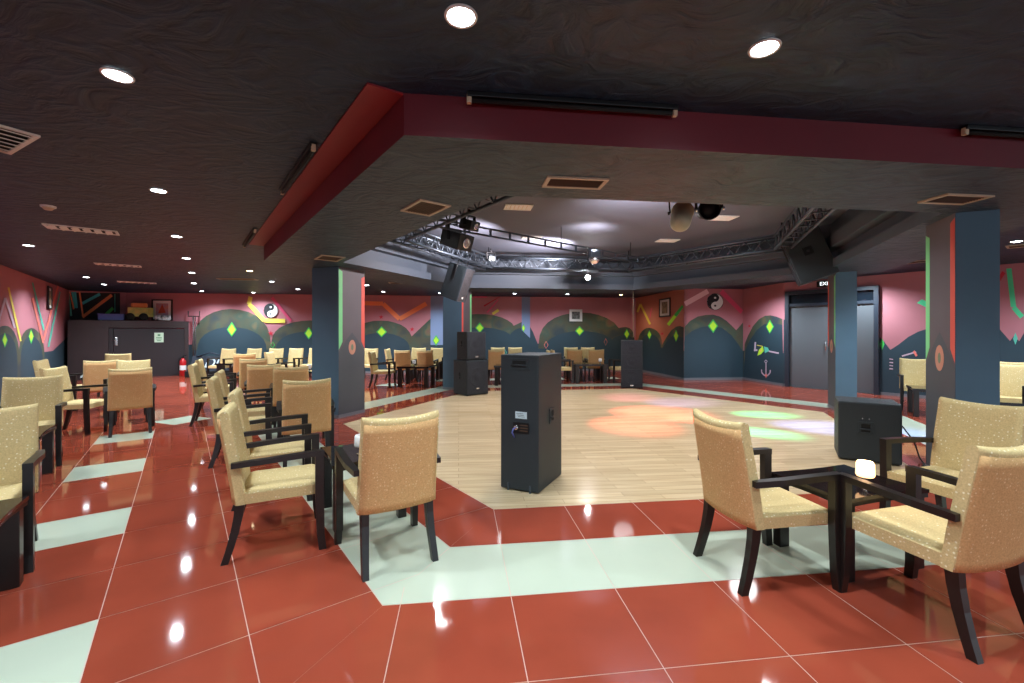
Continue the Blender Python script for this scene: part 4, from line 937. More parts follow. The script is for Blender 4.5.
CHAIRS = [
 (1.542, 2.683, 80.5, 'cream dotted armchair in profile, left side of the table with the lit candle', G1),
 (2.18, 2.275, -15, 'large cream armchair seen from behind in the right front corner', G1),
 (3.10, 3.07, 254, 'cream armchair facing left in front of the right blue pillar', G1),
 (-.835, 2.93, -31.5, 'armchair with its peach back to the camera on the white stripe, left of centre', G2),
 (-1.635, 3.066, 63, 'armchair in profile with curved dark legs on red tiles, nearest of the aisle row', G2),
 (-2.11, 3.90, 62, 'armchair mostly hidden right behind the nearest profile armchair', G2),
 (-2.35, 4.97, -28, 'armchair with its back to the camera in front of the big left pillar', G2),
 (-3.08, 5.02, 62, 'second profile armchair along the aisle, by the table behind the nearest one', G2),
 (-3.56, 5.86, 62, 'armchair hidden behind the second profile armchair of the aisle row', G2),
 (-3.43, 6.78, -26, 'armchair back peeking over the one before the big left pillar', G2),
 (-4.10, 7.25, -26, 'shaded armchair back, left of the one before the big left pillar', G2),
 (-4.86, 7.15, 62, 'third profile armchair along the aisle, counted from the camera', G2),
 (-5.62, 8.35, 62, 'farthest profile armchair of the aisle row, before the sign with white letters', G2),
 (-5.20, 8.80, -28, 'armchair back in the aisle row, fourth from the camera', G2),
 (-6.66, 10.9, -28, 'armchair back in the aisle row, farthest of those turned away', G2),
 (-6.15, 11.6, 84, 'armchair seen from its side before the row of cream backs', G4),
 (-9.13, 13.72, 186, 'cream armchair at the left end of the row facing the room', G4),
 (-8.38, 13.85, 186, 'second cream armchair from the left in the row by the back wall', G4),
 (-7.71, 13.92, 186, 'third cream armchair from the left in the row by the back wall', G4),
 (-7.10, 14.0, 186, 'fourth cream armchair from the left in the row by the back wall', G4),
 (-6.48, 14.08, 186, 'cream armchair of the back row next to the big left pillar', G4),
 (-4.62, 13.9, 186, 'cream armchair half hidden behind the right edge of the big left pillar', G4),
 (-3.31, 2.675, 140, 'cream armchair cut off by the left edge, facing the camera', G3),
 (-5.33, 4.80, 141, 'cream armchair facing the camera at the left edge, behind the nearer one', G3),
 (-6.38, 6.42, 75, 'armchair facing right along the left wall, its three arms in a row', G3),
 (-8.50, 8.25, 62, 'armchair facing right beside the left wall, under the painted arches', G3),
 (-5.62, 6.42, -42, 'armchair with its peach back to the camera on a white floor tile', G3),
 (-7.75, 8.25, -40, 'peach armchair back left of the cream one before the partition', G3),
 (-6.86, 7.82, 150, 'cream armchair front behind the one standing on the white tile', G3),
 (-9.35, 10.3, 145, 'farthest cream armchair before the wooden partition', G3),
 (-3.48, 11.76, 90, 'armchair facing right at the left far table', G5),
 (-3.62, 13.72, 90, 'armchair facing right, behind the one at the left far table', G5),
 (-3.20, 13.05, 2, 'peach armchair back behind the left far table, the left one', G5),
 (-2.54, 13.05, 2, 'peach armchair back behind the left far table, the right one', G5),
 (-3.15, 14.40, 182, 'cream armchair facing the room behind the left far table, the left one', G5),
 (-2.52, 14.45, 182, 'cream armchair facing the room beside the light blue wall strip', G5),
 (-1.62, 12.10, 268, 'armchair facing left at the left far table, half behind the far pillar', G5),
 (-.45, 13.15, 2, 'peach armchair back between the stacked speakers and the tall speaker', G5),
 (-.50, 14.75, 182, 'cream armchair by the back wall, right of the stacked speakers', G5),
 (.10, 14.80, 182, 'cream armchair by the back wall, just left over the tall speaker', G5),
 (.74, 12.60, 268, 'armchair facing left, its top showing above the tall speaker', G5),
 (1.50, 12.85, 88, 'armchair facing right beside the far table right of the tall speaker', G5),
 (1.92, 13.60, 2, 'left peach armchair back behind the far table right of the tall speaker', G5),
 (2.58, 13.60, 2, 'right peach armchair back behind the far table right of the tall speaker', G5),
 (2.04, 14.90, 182, 'left cream armchair by the wall under the white framed picture', G5),
 (2.64, 14.95, 182, 'right cream armchair by the wall under the white framed picture', G5),
 (3.20, 12.95, 268, 'armchair facing left, half hidden by the black three-way speaker', G5),
 (7.72, 8.28, 215, 'cream armchair facing the room, left of the right blue pillar', G6),
 (7.72, 6.85, 240, 'cream armchair showing right of the right blue pillar', G6),
 (8.45, 7.45, 240, 'armchair behind another at the right edge, right of the blue pillar', G6),
]
for c in CHAIRS: chair(*c)

# ------------------------------------------------------------------ tables
TABLE_H = .49
def make_table():
    root = empty('coffee_table')
    W, D = .66, .66
    def outline(w, d, sag, n=10):
        pts = []
        cs = [(-w/2, -d/2), (w/2, -d/2), (w/2, d/2), (-w/2, d/2)]
        for k in range(4):
            a, b = Vector(cs[k]), Vector(cs[(k+1) % 4])
            nrm = -((a+b)/2).normalized()
            for i in range(n):
                t = i/n
                pts.append(a.lerp(b, t)+nrm*sag*math.sin(PI*t))
        return pts
    MB().prism(outline(W, D, .022), TABLE_H-.022, TABLE_H, 0).build('tabletop', M['table_top'], root)
    m = MB()
    o1, o2 = outline(W-.01, D-.01, .028), outline(W-.07, D-.07, .028)
    n = len(o1)
    lo1 = [m.bm.verts.new((p.x, p.y, TABLE_H-.050)) for p in o1]; hi1 = [m.bm.verts.new((p.x, p.y, TABLE_H-.022)) for p in o1]
    lo2 = [m.bm.verts.new((p.x, p.y, TABLE_H-.050)) for p in o2]; hi2 = [m.bm.verts.new((p.x, p.y, TABLE_H-.022)) for p in o2]
    for k in range(n):
        j = (k+1) % n
        m.bm.faces.new((lo1[k], lo1[j], hi1[j], hi1[k])); m.bm.faces.new((lo2[k], hi2[k], hi2[j], lo2[j])); m.bm.faces.new((lo1[k], lo2[k], lo2[j], lo1[j]))
    m.build('apron', M['dark_wood'], root)
    for sx in (-1, 1):
        for sy in (-1, 1):
            MB().box((sx*(W/2-.055), sy*(D/2-.055), (TABLE_H-.022)/2), (.075, .075, TABLE_H-.022), bev=.004).build('leg', M['dark_wood'], root)
    return root
table0 = make_table(); table_tree = tree_of(table0); table_n = [0]
def table(x, y, deg, label, sx=1.0, sy=1.0):
    o = table0 if table_n[0] == 0 else copy_tree(table0, tree=table_tree)
    table_n[0] += 1
    o.location = (x, y, 0); o.rotation_euler = (0, 0, -math.radians(deg)); o.scale = (sx, sy, 1.13 if y > 9 else 1)
    tag(o, label, 'table', 'low dark square tables')
TABLES = [
 (2.17, 2.845, -15, 'low polished dark table carrying the lit candle, right front', 1.02, .80),
 (-1.21, 3.55, -31, 'low dark table left of centre, behind the armchair on the white stripe', .86, .92),
 (-2.92, 2.09, -37, 'dark table cut off by the left edge of the picture', 1.05, 1.05),
 (-4.86, 4.11, -37, 'second dark table at the left edge, between two cream armchairs', 1.05, 1.05),
 (-6.26, 7.17, -40, 'dark table hidden between the armchairs along the left wall', .75, .75),
 (-2.68, 5.70, -31, 'dark table behind the armchair before the big left pillar', .92, .95),
 (-4.55, 7.95, -31, 'dark table between the third profile armchair and the armchair backs', .85, .85),
 (-5.05, 10.3, 5, 'dark table left of the big left pillar, in front of the cream row', 1.25, 1.0),
 (-7.9, 13.0, 6, 'dark table in front of the cream row by the back wall', 2.4, .9),
 (-2.62, 12.0, 5, 'dark table in the left far group, right of the profile armchair', 1.32, 1.2),
 (-2.70, 13.74, 3, 'dark table between peach and cream armchairs behind the left far table', 1.5, .85),
 (-.05, 12.3, 3, 'dark table mostly hidden behind the tall speaker', 1.32, 1.1),
 (2.30, 12.87, 3, 'dark far table right of the tall speaker', 1.45, 1.05),
 (2.30, 14.25, 3, 'dark table between peach and cream armchairs under the white picture', 1.7, .85),
 (7.38, 7.62, 35, 'dark table left of the right blue pillar', 1.0, 1.0),
 (7.2, 6.15, 35, 'dark table at the right edge, behind the right blue pillar', 1.0, 1.0),
]
for a in TABLES: table(*a)

# table candles in frosted cups on small stands
def candle(x, y, label, lit=False, z=TABLE_H):
    t = thing('candle_lamp', label, 'candle', (x, y, z), 0, 'small candle lamps on the tables')
    MB().lathe([(0, 0), (.030, 0), (.032, .006), (.012, .012), (.010, .045), (.030, .052), (.032, .060), (0, .060)], 20).build('stand', M['chrome'], t)
    m = M['candle_lit'] if lit else M['candle_cup']
    MB().lathe([(0, .060), (.044, .060), (.050, .072), (.048, .140), (.040, .153), (.034, .153), (.036, .140), (.036, .078), (0, .076)], 24).build('glass_cup', m, t)
    if lit:
        l = bpy.data.lights.new('candle_light', 'POINT'); l.energy = 2.2; l.color = (1, .6, .3); l.shadow_soft_size = .03
        lo = bpy.data.objects.new('candle_light', l); COL.objects.link(lo); lo.parent = t; lo.location = (0, 0, .20)
candle(2.22, 2.74, 'lit candle glowing orange in a frosted cup on the right front table', lit=True)
candle(-1.20, 3.46, 'unlit white candle cup peeking out left of the armchair on the white stripe')
candle(-2.66, 11.85, 'white candle cup on the left far table', z=TABLE_H*1.13)
candle(2.58, 12.75, 'white candle cup on the far table right of the tall speaker', z=TABLE_H*1.13)
candle(-4.75, 10.2, 'white candle cup left of the big left pillar', z=TABLE_H*1.13)

# ------------------------------------------------------------------ loudspeakers
def recess_handle(mb_parent, loc, rot, w, h, name='handle'):
    """recessed carrying handle on a cabinet face; local z is the face normal"""
    m = MB()
    b = .022
    for cx, cy, sx, sy in ((0, h/2, w+2*b, b), (0, -h/2, w+2*b, b), (-w/2, 0, b, h), (w/2, 0, b, h)):
        m.box((cx, cy, .003), (sx, sy, .010), bev=.002)
    o = m.build(name, M['cabinet'], mb_parent, loc, rot)
    MB().box((0, 0, .0005), (w-.01, h-.01, .004)).build('recess', M['void'], o)  # raised black plate paints the hollow's shade onto the face
    MB().tube([(-w/2, -h*.12, .006), (w/2, -h*.12, .006)], .008, 8).build('grip_bar', M['cabinet'], o)
    return o
def cabinet(parent, w, d, h, bev=.012, name='cabinet', z0=0):
    return MB().box((0, 0, z0+h/2), (w, d, h), bev=bev).build(name, M['cabinet'], parent)
RF = (PI/2, 0, 0)            # face looks to -y
RL = (PI/2, 0, -PI/2)        # face looks to -x
RR = (PI/2, 0, PI/2)         # face looks to +x
def grille(parent, w, h, loc, rot, cones, logo=None):
    g = MB().box((0, 0, .006), (w, h, .014), bev=.005).build('grille', M['grille'], parent, loc, rot)
    for cx, cy, r in cones:
        MB().lathe([(r, .010), (r*.96, .018), (r*.9, .014), (r*.35, .0135), (r*.30, .017), (0, .018)], 28, loc=(cx, cy, 0)).build('driver', M['grille'], g)
    if logo:
        lg = MB().box((logo[0], logo[1], .016), (.075, .030, .006), bev=.002)
        lg.build('logo_badge', M['chrome'], g)
    return g
def tall_speaker():
    th = 26.5
    w, d, h = .385, .60, 1.25
    # near corner (0.238,3.90): right end of the back panel
    wd = Vector((math.cos(math.radians(-th)), math.sin(math.radians(-th)))); dd = Vector((math.sin(math.radians(th)), math.cos(math.radians(th))))
    c = Vector((.238, 3.90)) - wd*w/2 + dd*d/2
    t = thing('tall_loudspeaker', 'tall black loudspeaker standing alone at the front edge of the wooden floor', 'loudspeaker', (c.x, c.y, 0), -math.radians(th))
    cabinet(t, w, d, h-.012, z0=.012)
    recess_handle(t, (0, -d/2, 1.165), RF, .16, .085)
    recess_handle(t, (w/2, 0.02, .66), RR, .085, .12)
    lb = MB().box((0, 0, .002), (.115, .062, .004)).build('label_plate', M['label'], t, (.02, -d/2, .70), RF)
    m = MB()
    for k in range(3): m.box((-.012+.008*k, .014-.014*k, .0045), (.07, .004, .001))
    m.build('print', M['dark_frame'], lb)
    cp = MB().box((0, 0, .004), (.16, .10, .010), bev=.003).build('connector_panel', M['black_metal'], t, (.02, -d/2, .585), RF)
    MB().lathe([(0, .012), (.020, .012), (.022, .008), (.028, .006), (.028, 0)], 16, loc=(-.05, 0, 0)).build('socket', M['chrome'], cp)
    MB().tube([(-.05, 0, .012), (-.056, -.005, .05), (-.07, -.04, .045), (-.06, -.09, .02)], .007, 8).build('plug_cable', M['blue_board'], cp)
    for k in range(3): MB().box((.03, .025-.025*k, .010), (.08, .010, .003)).build('terminal', M['vent_core'], cp)
    for s in (-1, 1):
        MB().box((s*.11, -d/2-.004, .035), (.018, .014, .07), bev=.003).build('castor_strut', M['truss'], t)
        for yy in (-.2, .2): MB().lathe([(0, 0), (.02, 0), (.024, .015), (0, .015)], 14, loc=(s*.12, yy, 0)).build('foot', M['black_metal'], t)
    grille(t, w-.03, h-.06, (0, d/2, h/2), (PI/2, 0, PI), [(0, .33, .15), (0, -.1, .15)])
tall_speaker()
def stacked_speakers():
    rz = math.radians(53)      # the right face runs along 53 degrees right of ahead
    n = Vector((-1.044, 9.98)); r = Vector((.8, .6)); l = Vector((-.6, .8))
    c = n + r*.30 + l*.30
    ang = math.atan2(r.y, r.x)
    t = thing('subwoofer', 'large black subwoofer at the bottom of the stack by the far pillar', 'loudspeaker', (c.x, c.y, 0), ang, 'stacked loudspeakers')
    cabinet(t, .60, .60, .80, z0=.012)
    grille(t, .56, .74, (0, -.30, .41), RF, [(0, .02, .23)], (0, -.25))
    recess_handle(t, (-.30, 0, .45), RL, .075, .17)
    for sx in (-1, 1):
        for sy in (-1, 1): MB().lathe([(0, 0), (.02, 0), (.024, .014), (0, .014)], 12, loc=(sx*.24, sy*.24, 0)).build('foot', M['black_metal'], t)
    c2 = n + r*.29 + l*.26
    t = thing('loudspeaker', 'black loudspeaker on top of the subwoofer by the far pillar', 'loudspeaker', (c2.x, c2.y, .812), ang, 'stacked loudspeakers')
    cabinet(t, .52, .46, .655, z0=.012)
    grille(t, .48, .60, (0, -.23, .34), RF, [(0, .04, .20)], (0, -.25))
    recess_handle(t, (-.23-.03, 0, .39), RL, .075, .15)
    for sx in (-1, 1):
        for sy in (-1, 1): MB().lathe([(0, 0), (.018, 0), (.02, .013), (0, .013)], 12, loc=(sx*.2, sy*.18, 0)).build('foot', M['black_metal'], t)
stacked_speakers()
def three_way():
    t = thing('three_section_loudspeaker', 'black loudspeaker with three grille sections at the far right edge of the wood', 'loudspeaker', (3.19, 11.62, 0), math.radians(-15))
    w, d, h = .55, .45, 1.26
    cabinet(t, w, d, h-.012, z0=.012)
    for z, hh in ((.27, .46), (.70, .36), (1.07, .34)):
        grille(t, w-.04, hh, (0, -d/2, z), RF, [(0, 0, min(hh*.42, .2))] if z > .1 else [], (0, -.19) if z < .3 else None)
    for sx in (-1, 1):
        for sy in (-1, 1): MB().lathe([(0, 0), (.02, 0), (.022, .014), (0, .014)], 12, loc=(sx*.2, sy*.17, 0)).build('foot', M['black_metal'], t)
three_way()
def right_box():
    a, b = Vector((3.75, 5.016)), Vector((4.225, 4.716))
    wd = (b-a).normalized(); dd = Vector((-wd.y, wd.x))
    w, d, h = (b-a).length, .50, .67
    c = (a+b)/2 + dd*d/2
    t = thing('bass_loudspeaker', 'black bass speaker box on the floor behind the candle table', 'loudspeaker', (c.x, c.y, 0), math.atan2(wd.y, wd.x))
    cabinet(t, w, d, h-.012, bev=.02, z0=.012)
    recess_handle(t, (-.03, -d/2, .385), RF, .105, .115)
    m = MB()
    for s in (-1, 1): m.lathe([(0, .006), (.006, .005), (.007, 0)], 8, loc=(s*.03, .0, 0))
    m.build('screw_pair', M['chrome'], t, (-.03, -d/2, .49), RF)
    grille(t, w-.04, h-.06, (0, d/2, h/2), (PI/2, 0, PI), [(0, 0, .23)])
    for sx in (-1, 1):
        for sy in (-1, 1): MB().lathe([(0, 0), (.02, 0), (.022, .014), (0, .014)], 12, loc=(sx*.2, sy*.18, 0)).build('foot', M['black_metal'], t)
right_box()

# ------------------------------------------------------------------ trusses above the dance floor
TZ0, TZ1, TAPO = 2.96, 3.20, 2.95
def truss():
    t = thing('hexagonal_truss', 'dark hexagonal lighting truss hung round the raised ceiling', 'truss', (CX, CY, TZ0))
    def L(p, z): return (p.x-CX, p.y-CY, z-TZ0)
    for k in range(6):
        m = MB()
        ai, bi, ao, bo = hexpt(TAPO-.12, k), hexpt(TAPO-.12, k+1), hexpt(TAPO+.12, k), hexpt(TAPO+.12, k+1)
        for p, q in ((ai, bi), (ao, bo)):
            for z in (TZ0, TZ1): m.tube([L(p, z), L(q, z)], .024, 8)
        n = 9
        for p, q in ((ai, bi), (ao, bo)):
            for i in range(n):
                u, v = p.lerp(q, i/n), p.lerp(q, (i+.5)/n); x = p.lerp(q, (i+1)/n)
                m.tube([L(u, TZ0), L(v, TZ1)], .011, 6); m.tube([L(v, TZ1), L(x, TZ0)], .011, 6)
        for i in range(n+1):
            u, v = ai.lerp(bi, i/n), ao.lerp(bo, i/n)
            m.tube([L(u, TZ0), L(v, TZ0)], .010, 6)
        m.build('truss_section', M['truss'], t)
    for k in range(6):
        p = hexpt(TAPO, k)
        MB().tube([L(p, TZ1), L(p, H_RECESS)], .012, 6).build('hanging_rod', M['black_metal'], t)
truss()
def ladder():
    a, b = Vector((-1.15, 6.45)), Vector((3.0, 9.95))
    d = (b-a); Ln = d.length
    t = thing('ladder_beam', 'grey ladder beam crossing under the raised ceiling', 'truss', (a.x, a.y, 3.03), math.atan2(d.y, d.x))
    MB().box((Ln/2, 0, .115), (Ln, .03, .026)).build('top_rail', M['truss'], t)
    MB().box((Ln/2, 0, 0), (Ln, .03, .026)).build('bottom_rail', M['truss'], t)
    for i in range(13): MB().box(((i+.5)*Ln/13, 0, .057), (.03, .026, .09)).build('rung', M['truss'], t)
    for x in (.6, Ln*.5, Ln-.5): MB().tube([(x, 0, .12), (x, 0, H_RECESS-3.03)], .008, 6).build('hanging_rod', M['black_metal'], t)
ladder()

# ------------------------------------------------------------------ stage lights
def effect_light():
    t = thing('disco_effect_light', 'small glass disco light hanging from the middle of the ladder beam', 'stage light', (1.55, 8.22, 2.84), .3)
    MB().box((0, 0, .10), (.20, .12, .15), bev=.01).build('housing', M['truss'], t)
    MB().box((-.13, 0, .08), (.012, .03, .22)).build('bracket', M['black_metal'], t)
    g = MB().lathe([(.095, .025), (.10, 0), (.085, -.05), (.05, -.085), (0, -.095)], 18).build('glass_dome', M['chrome'], t)
    for k in range(8):
        a = 2*PI*k/8
        MB().lathe([(0, .008), (.014, .006), (.016, 0)], 8).build('lens', M['white'], g, (.088*math.cos(a), .088*math.sin(a), -.02), (0, PI/2, a))
    MB().tube([(0, 0, .17), (0, 0, .21)], .02, 8).build('clamp', M['black_metal'], t)
effect_light()
def bright_spot():
    # lamp on the back fascia that shines towards the camera
    p = (1.82, 10.45, 2.78)
    t = thing('bright_spotlight', 'dazzling white spotlight under the back edge of the raised ceiling', 'stage light', p, 0)
    MB().lathe([(.05, 0), (.075, .01), (.08, .12), (.055, .17), (0, .18)], 20).build('housing', M['black_metal'], t, (0, .02, 0), (-PI/2, 0, 0))
    MB().lathe([(0, .004), (.055, .002), (.055, -.004), (0, -.004)], 20).build('lens', M['spot_lens'], t, (0, .015, 0), (-PI/2, 0, 0))
    MB().box((0, .10, .14), (.17, .02, .02)).build('yoke', M['black_metal'], t)
    MB().tube([(0, .10, .14), (0, .10, .36)], .012, 8).build('hanger', M['black_metal'], t)
    l = bpy.data.lights.new('spot_beam', 'SPOT'); l.energy = 130; l.color = (1, .95, .95); l.spot_size = math.radians(140); l.spot_blend = .8; l.shadow_soft_size = .05
    lo = bpy.data.objects.new('spot_beam', l); COL.objects.link(lo); lo.parent = t; lo.location = (0, -.03, 0); lo.rotation_euler = (math.radians(78), 0, 0)
bright_spot()
def par_can(x, y, z, heading, tilt, body, label, lens_front):
    t = thing('par_spotlight', label, 'stage light', (x, y, z), heading, 'spotlights hung above the dance floor')
    rot = (tilt, 0, 0)
    b = MB().lathe([(.0, .30), (.06, .29), (.095, .24), (.10, .20), (.105, 0), (.112, -.004), (.112, -.016), (.098, -.016), (.095, .03), (0, .05)], 26).build('lamp_can', body, t, (0, 0, 0), rot)
    MB().lathe([(0, .04), (.094, .035), (.094, .028), (0, .025)], 24).build('lens', M['black_metal'], b)
    m = MB()
    pts = [(-.12, 0, 0), (-.13, 0, .10), (-.125, 0, .22), (-.06, 0, .27), (.06, 0, .27), (.125, 0, .22), (.13, 0, .10), (.12, 0, 0)]
    m.tube(pts, .009, 6); m.build('yoke', M['black_metal'], t, (0, 0, 0))
    MB().tube([(0, 0, .26), (0, 0, .42)], .016, 8).build('clamp', M['black_metal'], t)
    for s in (-1, 1): MB().lathe([(0, .02), (.018, .018), (.018, 0), (0, 0)], 10).build('knob', M['chrome'] if s > 0 else M['black_metal'], t, (s*.125, 0, 0), (0, s*PI/2, 0))
par_can(1.76, 4.50, 2.70, -.5, 2.30, M['beige'], 'beige can spotlight hanging behind the front edge of the grey ring', True)
par_can(2.02, 4.46, 2.72, -.2, -1.35, M['black_metal'], 'black round spotlight beside the beige one', True)
def moving_head(x, y, z, rz, tilt, label, k=1.0):
    t = thing('scanner_light', label, 'stage light', (x, y, z), rz, 'boxy scanner lights on the truss')
    b = MB().box((0, 0, 0), (.30*k, .42*k, .24*k), bev=.02).build('housing', M['cabinet'], t, (0, 0, 0), (tilt, 0, 0))
    MB().lathe([(.07*k, 0), (.075*k, .02), (.06*k, .02), (0, .012)], 18).build('lens', M['chrome'], b, (0, -.21*k, 0), (PI/2, 0, 0))
    m = MB()
    for i in range(4): m.box((0, .06*k+.035*k*i, .122*k), (.24*k, .014*k, .012*k))
    m.build('cooling_fin', M['black_metal'], b)
    m = MB()
    m.box((-.17*k, 0, .10*k), (.012, .05, .24*k)); m.box((.17*k, 0, .10*k), (.012, .05, .24*k)); m.box((0, 0, .22*k), (.35*k, .05, .012))
    m.build('bracket', M['black_metal'], t)
    MB().tube([(0, 0, .22*k), (0, 0, .38*k)], .018, 8).build('clamp', M['black_metal'], t)
moving_head(-.88, 6.95, 2.93, .9, .35, 'boxy black scanner light hanging from the left side of the truss', 1.05)
moving_head(-.62, 6.35, 3.02, .9, .3, 'smaller black scanner light above the boxy one, nearer the front', .6)
moving_head(-.42, 8.6, 2.92, .4, .2, 'small black scanner light on the truss right of the hanging speaker', .5)
def hanging_speaker(p, rot, w, d, h, label, rear):
    t = thing('hanging_loudspeaker', label, 'loudspeaker', p)
    t.rotation_euler = rot
    MB().box((0, 0, 0), (w, d, h), bev=.015).build('cabinet', M['cabinet'], t)
    if rear:
        m = MB().box((0, 0, .004), (.15, .15, .012), bev=.004).build('connector_panel', M['black_metal'], t, (0, -d/2, .10), RF)
        MB().lathe([(0, .012), (.025, .012), (.03, 0)], 14).build('socket', M['grille'], m)
        grille(t, d-.05, h-.06, (-w/2, 0, 0), RL, [(0, -.1, .18)])
    else:
        g = MB().box((0, 0, .008), (w-.03, h-.04, .016), bev=.004).build('grille', M['hang_grille'], t, (0, -d/2, 0), RF)
        m = MB()
        for cx, cy, sx, sy in ((0, h/2-.012, w, .012), (0, -h/2+.012, w, .012), (-w/2+.008, 0, .012, h), (w/2-.008, 0, .012, h)): m.box((cx, cy, .012), (sx, sy, .016))
        m.build('grille_edging', M['truss'], g)
        MB().box((0, -h/2+.09, .020), (.05, .04, .006)).build('logo_badge', M['white'], g)
    m = MB()
    for s in (-1, 1): m.tube([(s*(w/2+.02), 0, .05), (s*(w/2+.02), 0, h/2+.16)], .010, 6)
    m.tube([(-w/2-.02, 0, h/2+.16), (w/2+.02, 0, h/2+.16)], .010, 6)
    m.build('bracket', M['black_metal'], t)
M['hang_grille'] = mat('grey_speaker_grille', (.030, .028, .033), .6, bump=(300, .5, 1))
hanging_speaker((-1.14, 9.05, 2.50), (math.radians(20), 0, math.radians(66)), .34, .42, .72, 'black loudspeaker tilted down from the left side of the truss', False)
hanging_speaker((5.28, 7.76, 2.79), (0, math.radians(-20), math.radians(-27)), .58, .40, .84, 'black loudspeaker tilted down from the right corner of the truss', True)

# coloured beams of the disco light on the wooden floor
def beam(target, col, deg, power, src=(1.55, 8.22, 2.70)):
    l = bpy.data.lights.new('colour_beam', 'SPOT'); l.energy = power; l.color = col; l.spot_size = math.radians(deg); l.spot_blend = 1.0; l.shadow_soft_size = .02
    o = bpy.data.objects.new('colour_beam', l); COL.objects.link(o)
    o.location = src
    o.rotation_euler = (Vector(target)-Vector(src)).to_track_quat('-Z', 'Y').to_euler()
beam((2.6, 7.9, 0), (1, .10, .08), 36, 1463)
beam((3.0, 7.4, 0), (1, .12, .10), 18, 1126)
beam((1.9, 6.9, 0), (1, .15, .12), 30, 899)
beam((4.45, 7.75, 0), (0, .85, .42), 13, 2969)
beam((3.65, 6.35, 0), (0, .85, .5), 13, 2340)
beam((5.0, 6.6, 0), (.15, .25, 1), 19, 3883)
beam((3.5, 9.1, 0), (.30, .25, 1), 27, 675)
beam((2.6, 9.8, 0), (.9, .2, .6), 27, 359)
# fill lamps added at truss height to brighten the dance floor, no fixtures
for k in range(6):
    p = hexpt(2.3, k)
    l = bpy.data.lights.new('floor_fill', 'SPOT'); l.energy = FLOOR_FILL_W; l.color = (.97, .98, 1); l.spot_size = math.radians(140); l.spot_blend = 1.0; l.shadow_soft_size = .22
    o = bpy.data.objects.new('floor_fill', l); COL.objects.link(o); o.location = (p.x, p.y, 3.1)
# up-light added for bright patches on the raised ceiling, no fixtures of its own
def uplight(p, target, deg, power, col=(1, .90, .93)):
    l = bpy.data.lights.new('up_beam', 'SPOT'); l.energy = power; l.color = col; l.spot_size = math.radians(deg); l.spot_blend = 1.0; l.shadow_soft_size = .05
    o = bpy.data.objects.new('up_beam', l); COL.objects.link(o); o.location = p
    o.rotation_euler = (Vector(target)-Vector(p)).to_track_quat('-Z', 'Y').to_euler()
uplight((1.55, 8.1, 2.98), (1.5, 8.3, 3.45), 120, 40)
uplight((1.2, 9.4, 2.9), (.6, 9.9, 3.45), 130, 420)
uplight((1.7, 5.6, 2.85), (1.9, 6.3, 3.45), 110, 260)
uplight((-.2, 8.0, 2.85), (-1.4, 8.6, 3.1), 150, 230)

# ------------------------------------------------------------------ entrance partition on the left
def partition():
    p0 = Vector((CX, CY)) - INWARD*8.52 + AISLE*13.65     # left end at the left wall
    r = INWARD; Lw = 3.02
    t = thing('wooden_partition', 'dark brown entrance partition with a door at the far left', 'partition', (p0.x, p0.y, 0), math.atan2(r.y, r.x))
    h = 1.85
    MB().box((.46, .05, h/2), (.92, .10, h)).build('side_panel', M['partition'], t)
    MB().box((.98, .045, (h-.25)/2), (.10, .09, h-.25)).build('door_post', M['door'], t)
    MB().box((2.90, .045, h/2), (.12, .09, h)).build('door_post', M['partition'], t)
    MB().box((1.88, .05, h-.115), (1.92, .10, .23)).build('header', M['partition'], t)
    d = MB().box((1.94, .06, (h-.26)/2), (1.80, .05, h-.26)).build('door', M['door'], t)
    hd = MB()
    hd.box((1.10, .018, 1.18), (.055, .012, .26), bev=.004); hd.tube([(1.10, -.03, 1.22), (.99, -.03, 1.22)], .011, 8); hd.tube([(1.10, .012, 1.22), (1.10, -.03, 1.22)], .011, 8)
    hd.build('door_handle', M['chrome'], d)
    s = MB().box((2.16, .028, 1.30), (.24, .008, .32)).build('door_sign', M['green_sign'], d)
    mm = MB(); mm.box((2.16, .0225, 1.38), (.07, .003, .05)); mm.box((2.16, .0225, 1.30), (.15, .003, .02)); mm.box((2.16, .0225, 1.25), (.15, .003, .02)); mm.box((2.16, .0225, 1.20), (.11, .003, .02))
    mm.build('sign_print', M['sign_green'], s)
    MB().prism([(0, .10), (2.90, .10), (1.28, .93), (0, .93)], h-.04, h).build('top_board', M['partition'], t)
    return p0, r, math.atan2(r.y, r.x)
pp, pr, pa = partition()
pn = Vector((-pr.y, pr.x))
def on_top(s, back, z=1.87): v = pp+pr*s+pn*back; return (v.x, v.y, z)
t = thing('toy_wagon', 'yellow and orange toy wagon with black wheels on top of the partition', 'toy', on_top(1.66, .33), pa)
m = MB(); m.prism([(-.30, -.16), (.20, -.16), (.34, .0), (.34, .10), (-.30, .14)], .12, .42); m.build('body', M['yellow_toy'], t)
MB().box((-.02, .0, .50), (.42, .20, .16), bev=.05).build('cabin', M['orange_toy'], t)
for sx in (-.24, .10):
    for sy in (-.16, .12):
        MB().lathe([(0, -.04), (.10, -.04), (.12, -.02), (.12, .02), (.10, .04), (0, .04)], 18).build('wheel', M['void'], t, (sx, sy, .12), (PI/2, 0, 0))
t = thing('patterned_cushion', 'small black and white patterned cushion on top of the partition', 'cushion', on_top(2.26, .17), pa)
b = MB(); b.box((0, 0, .09), (.44, .17, .18), bev=.06)
M['cow'] = mat('black_white_patches', (.75, .76, .76), .7, var=(9, 1, (.01, .01, .012)))
b.build('cover', M['cow'], t)
t = thing('blue_box', 'low blue box on top of the partition beside the neon panel', 'box', on_top(.96, .36), pa)
MB().box((0, 0, .09), (.62, .34, .18), bev=.01).build('body', M['blue_board'], t)
MB().box((0, 0, .19), (.64, .36, .02), bev=.004).build('lid', M['blue_board'], t)

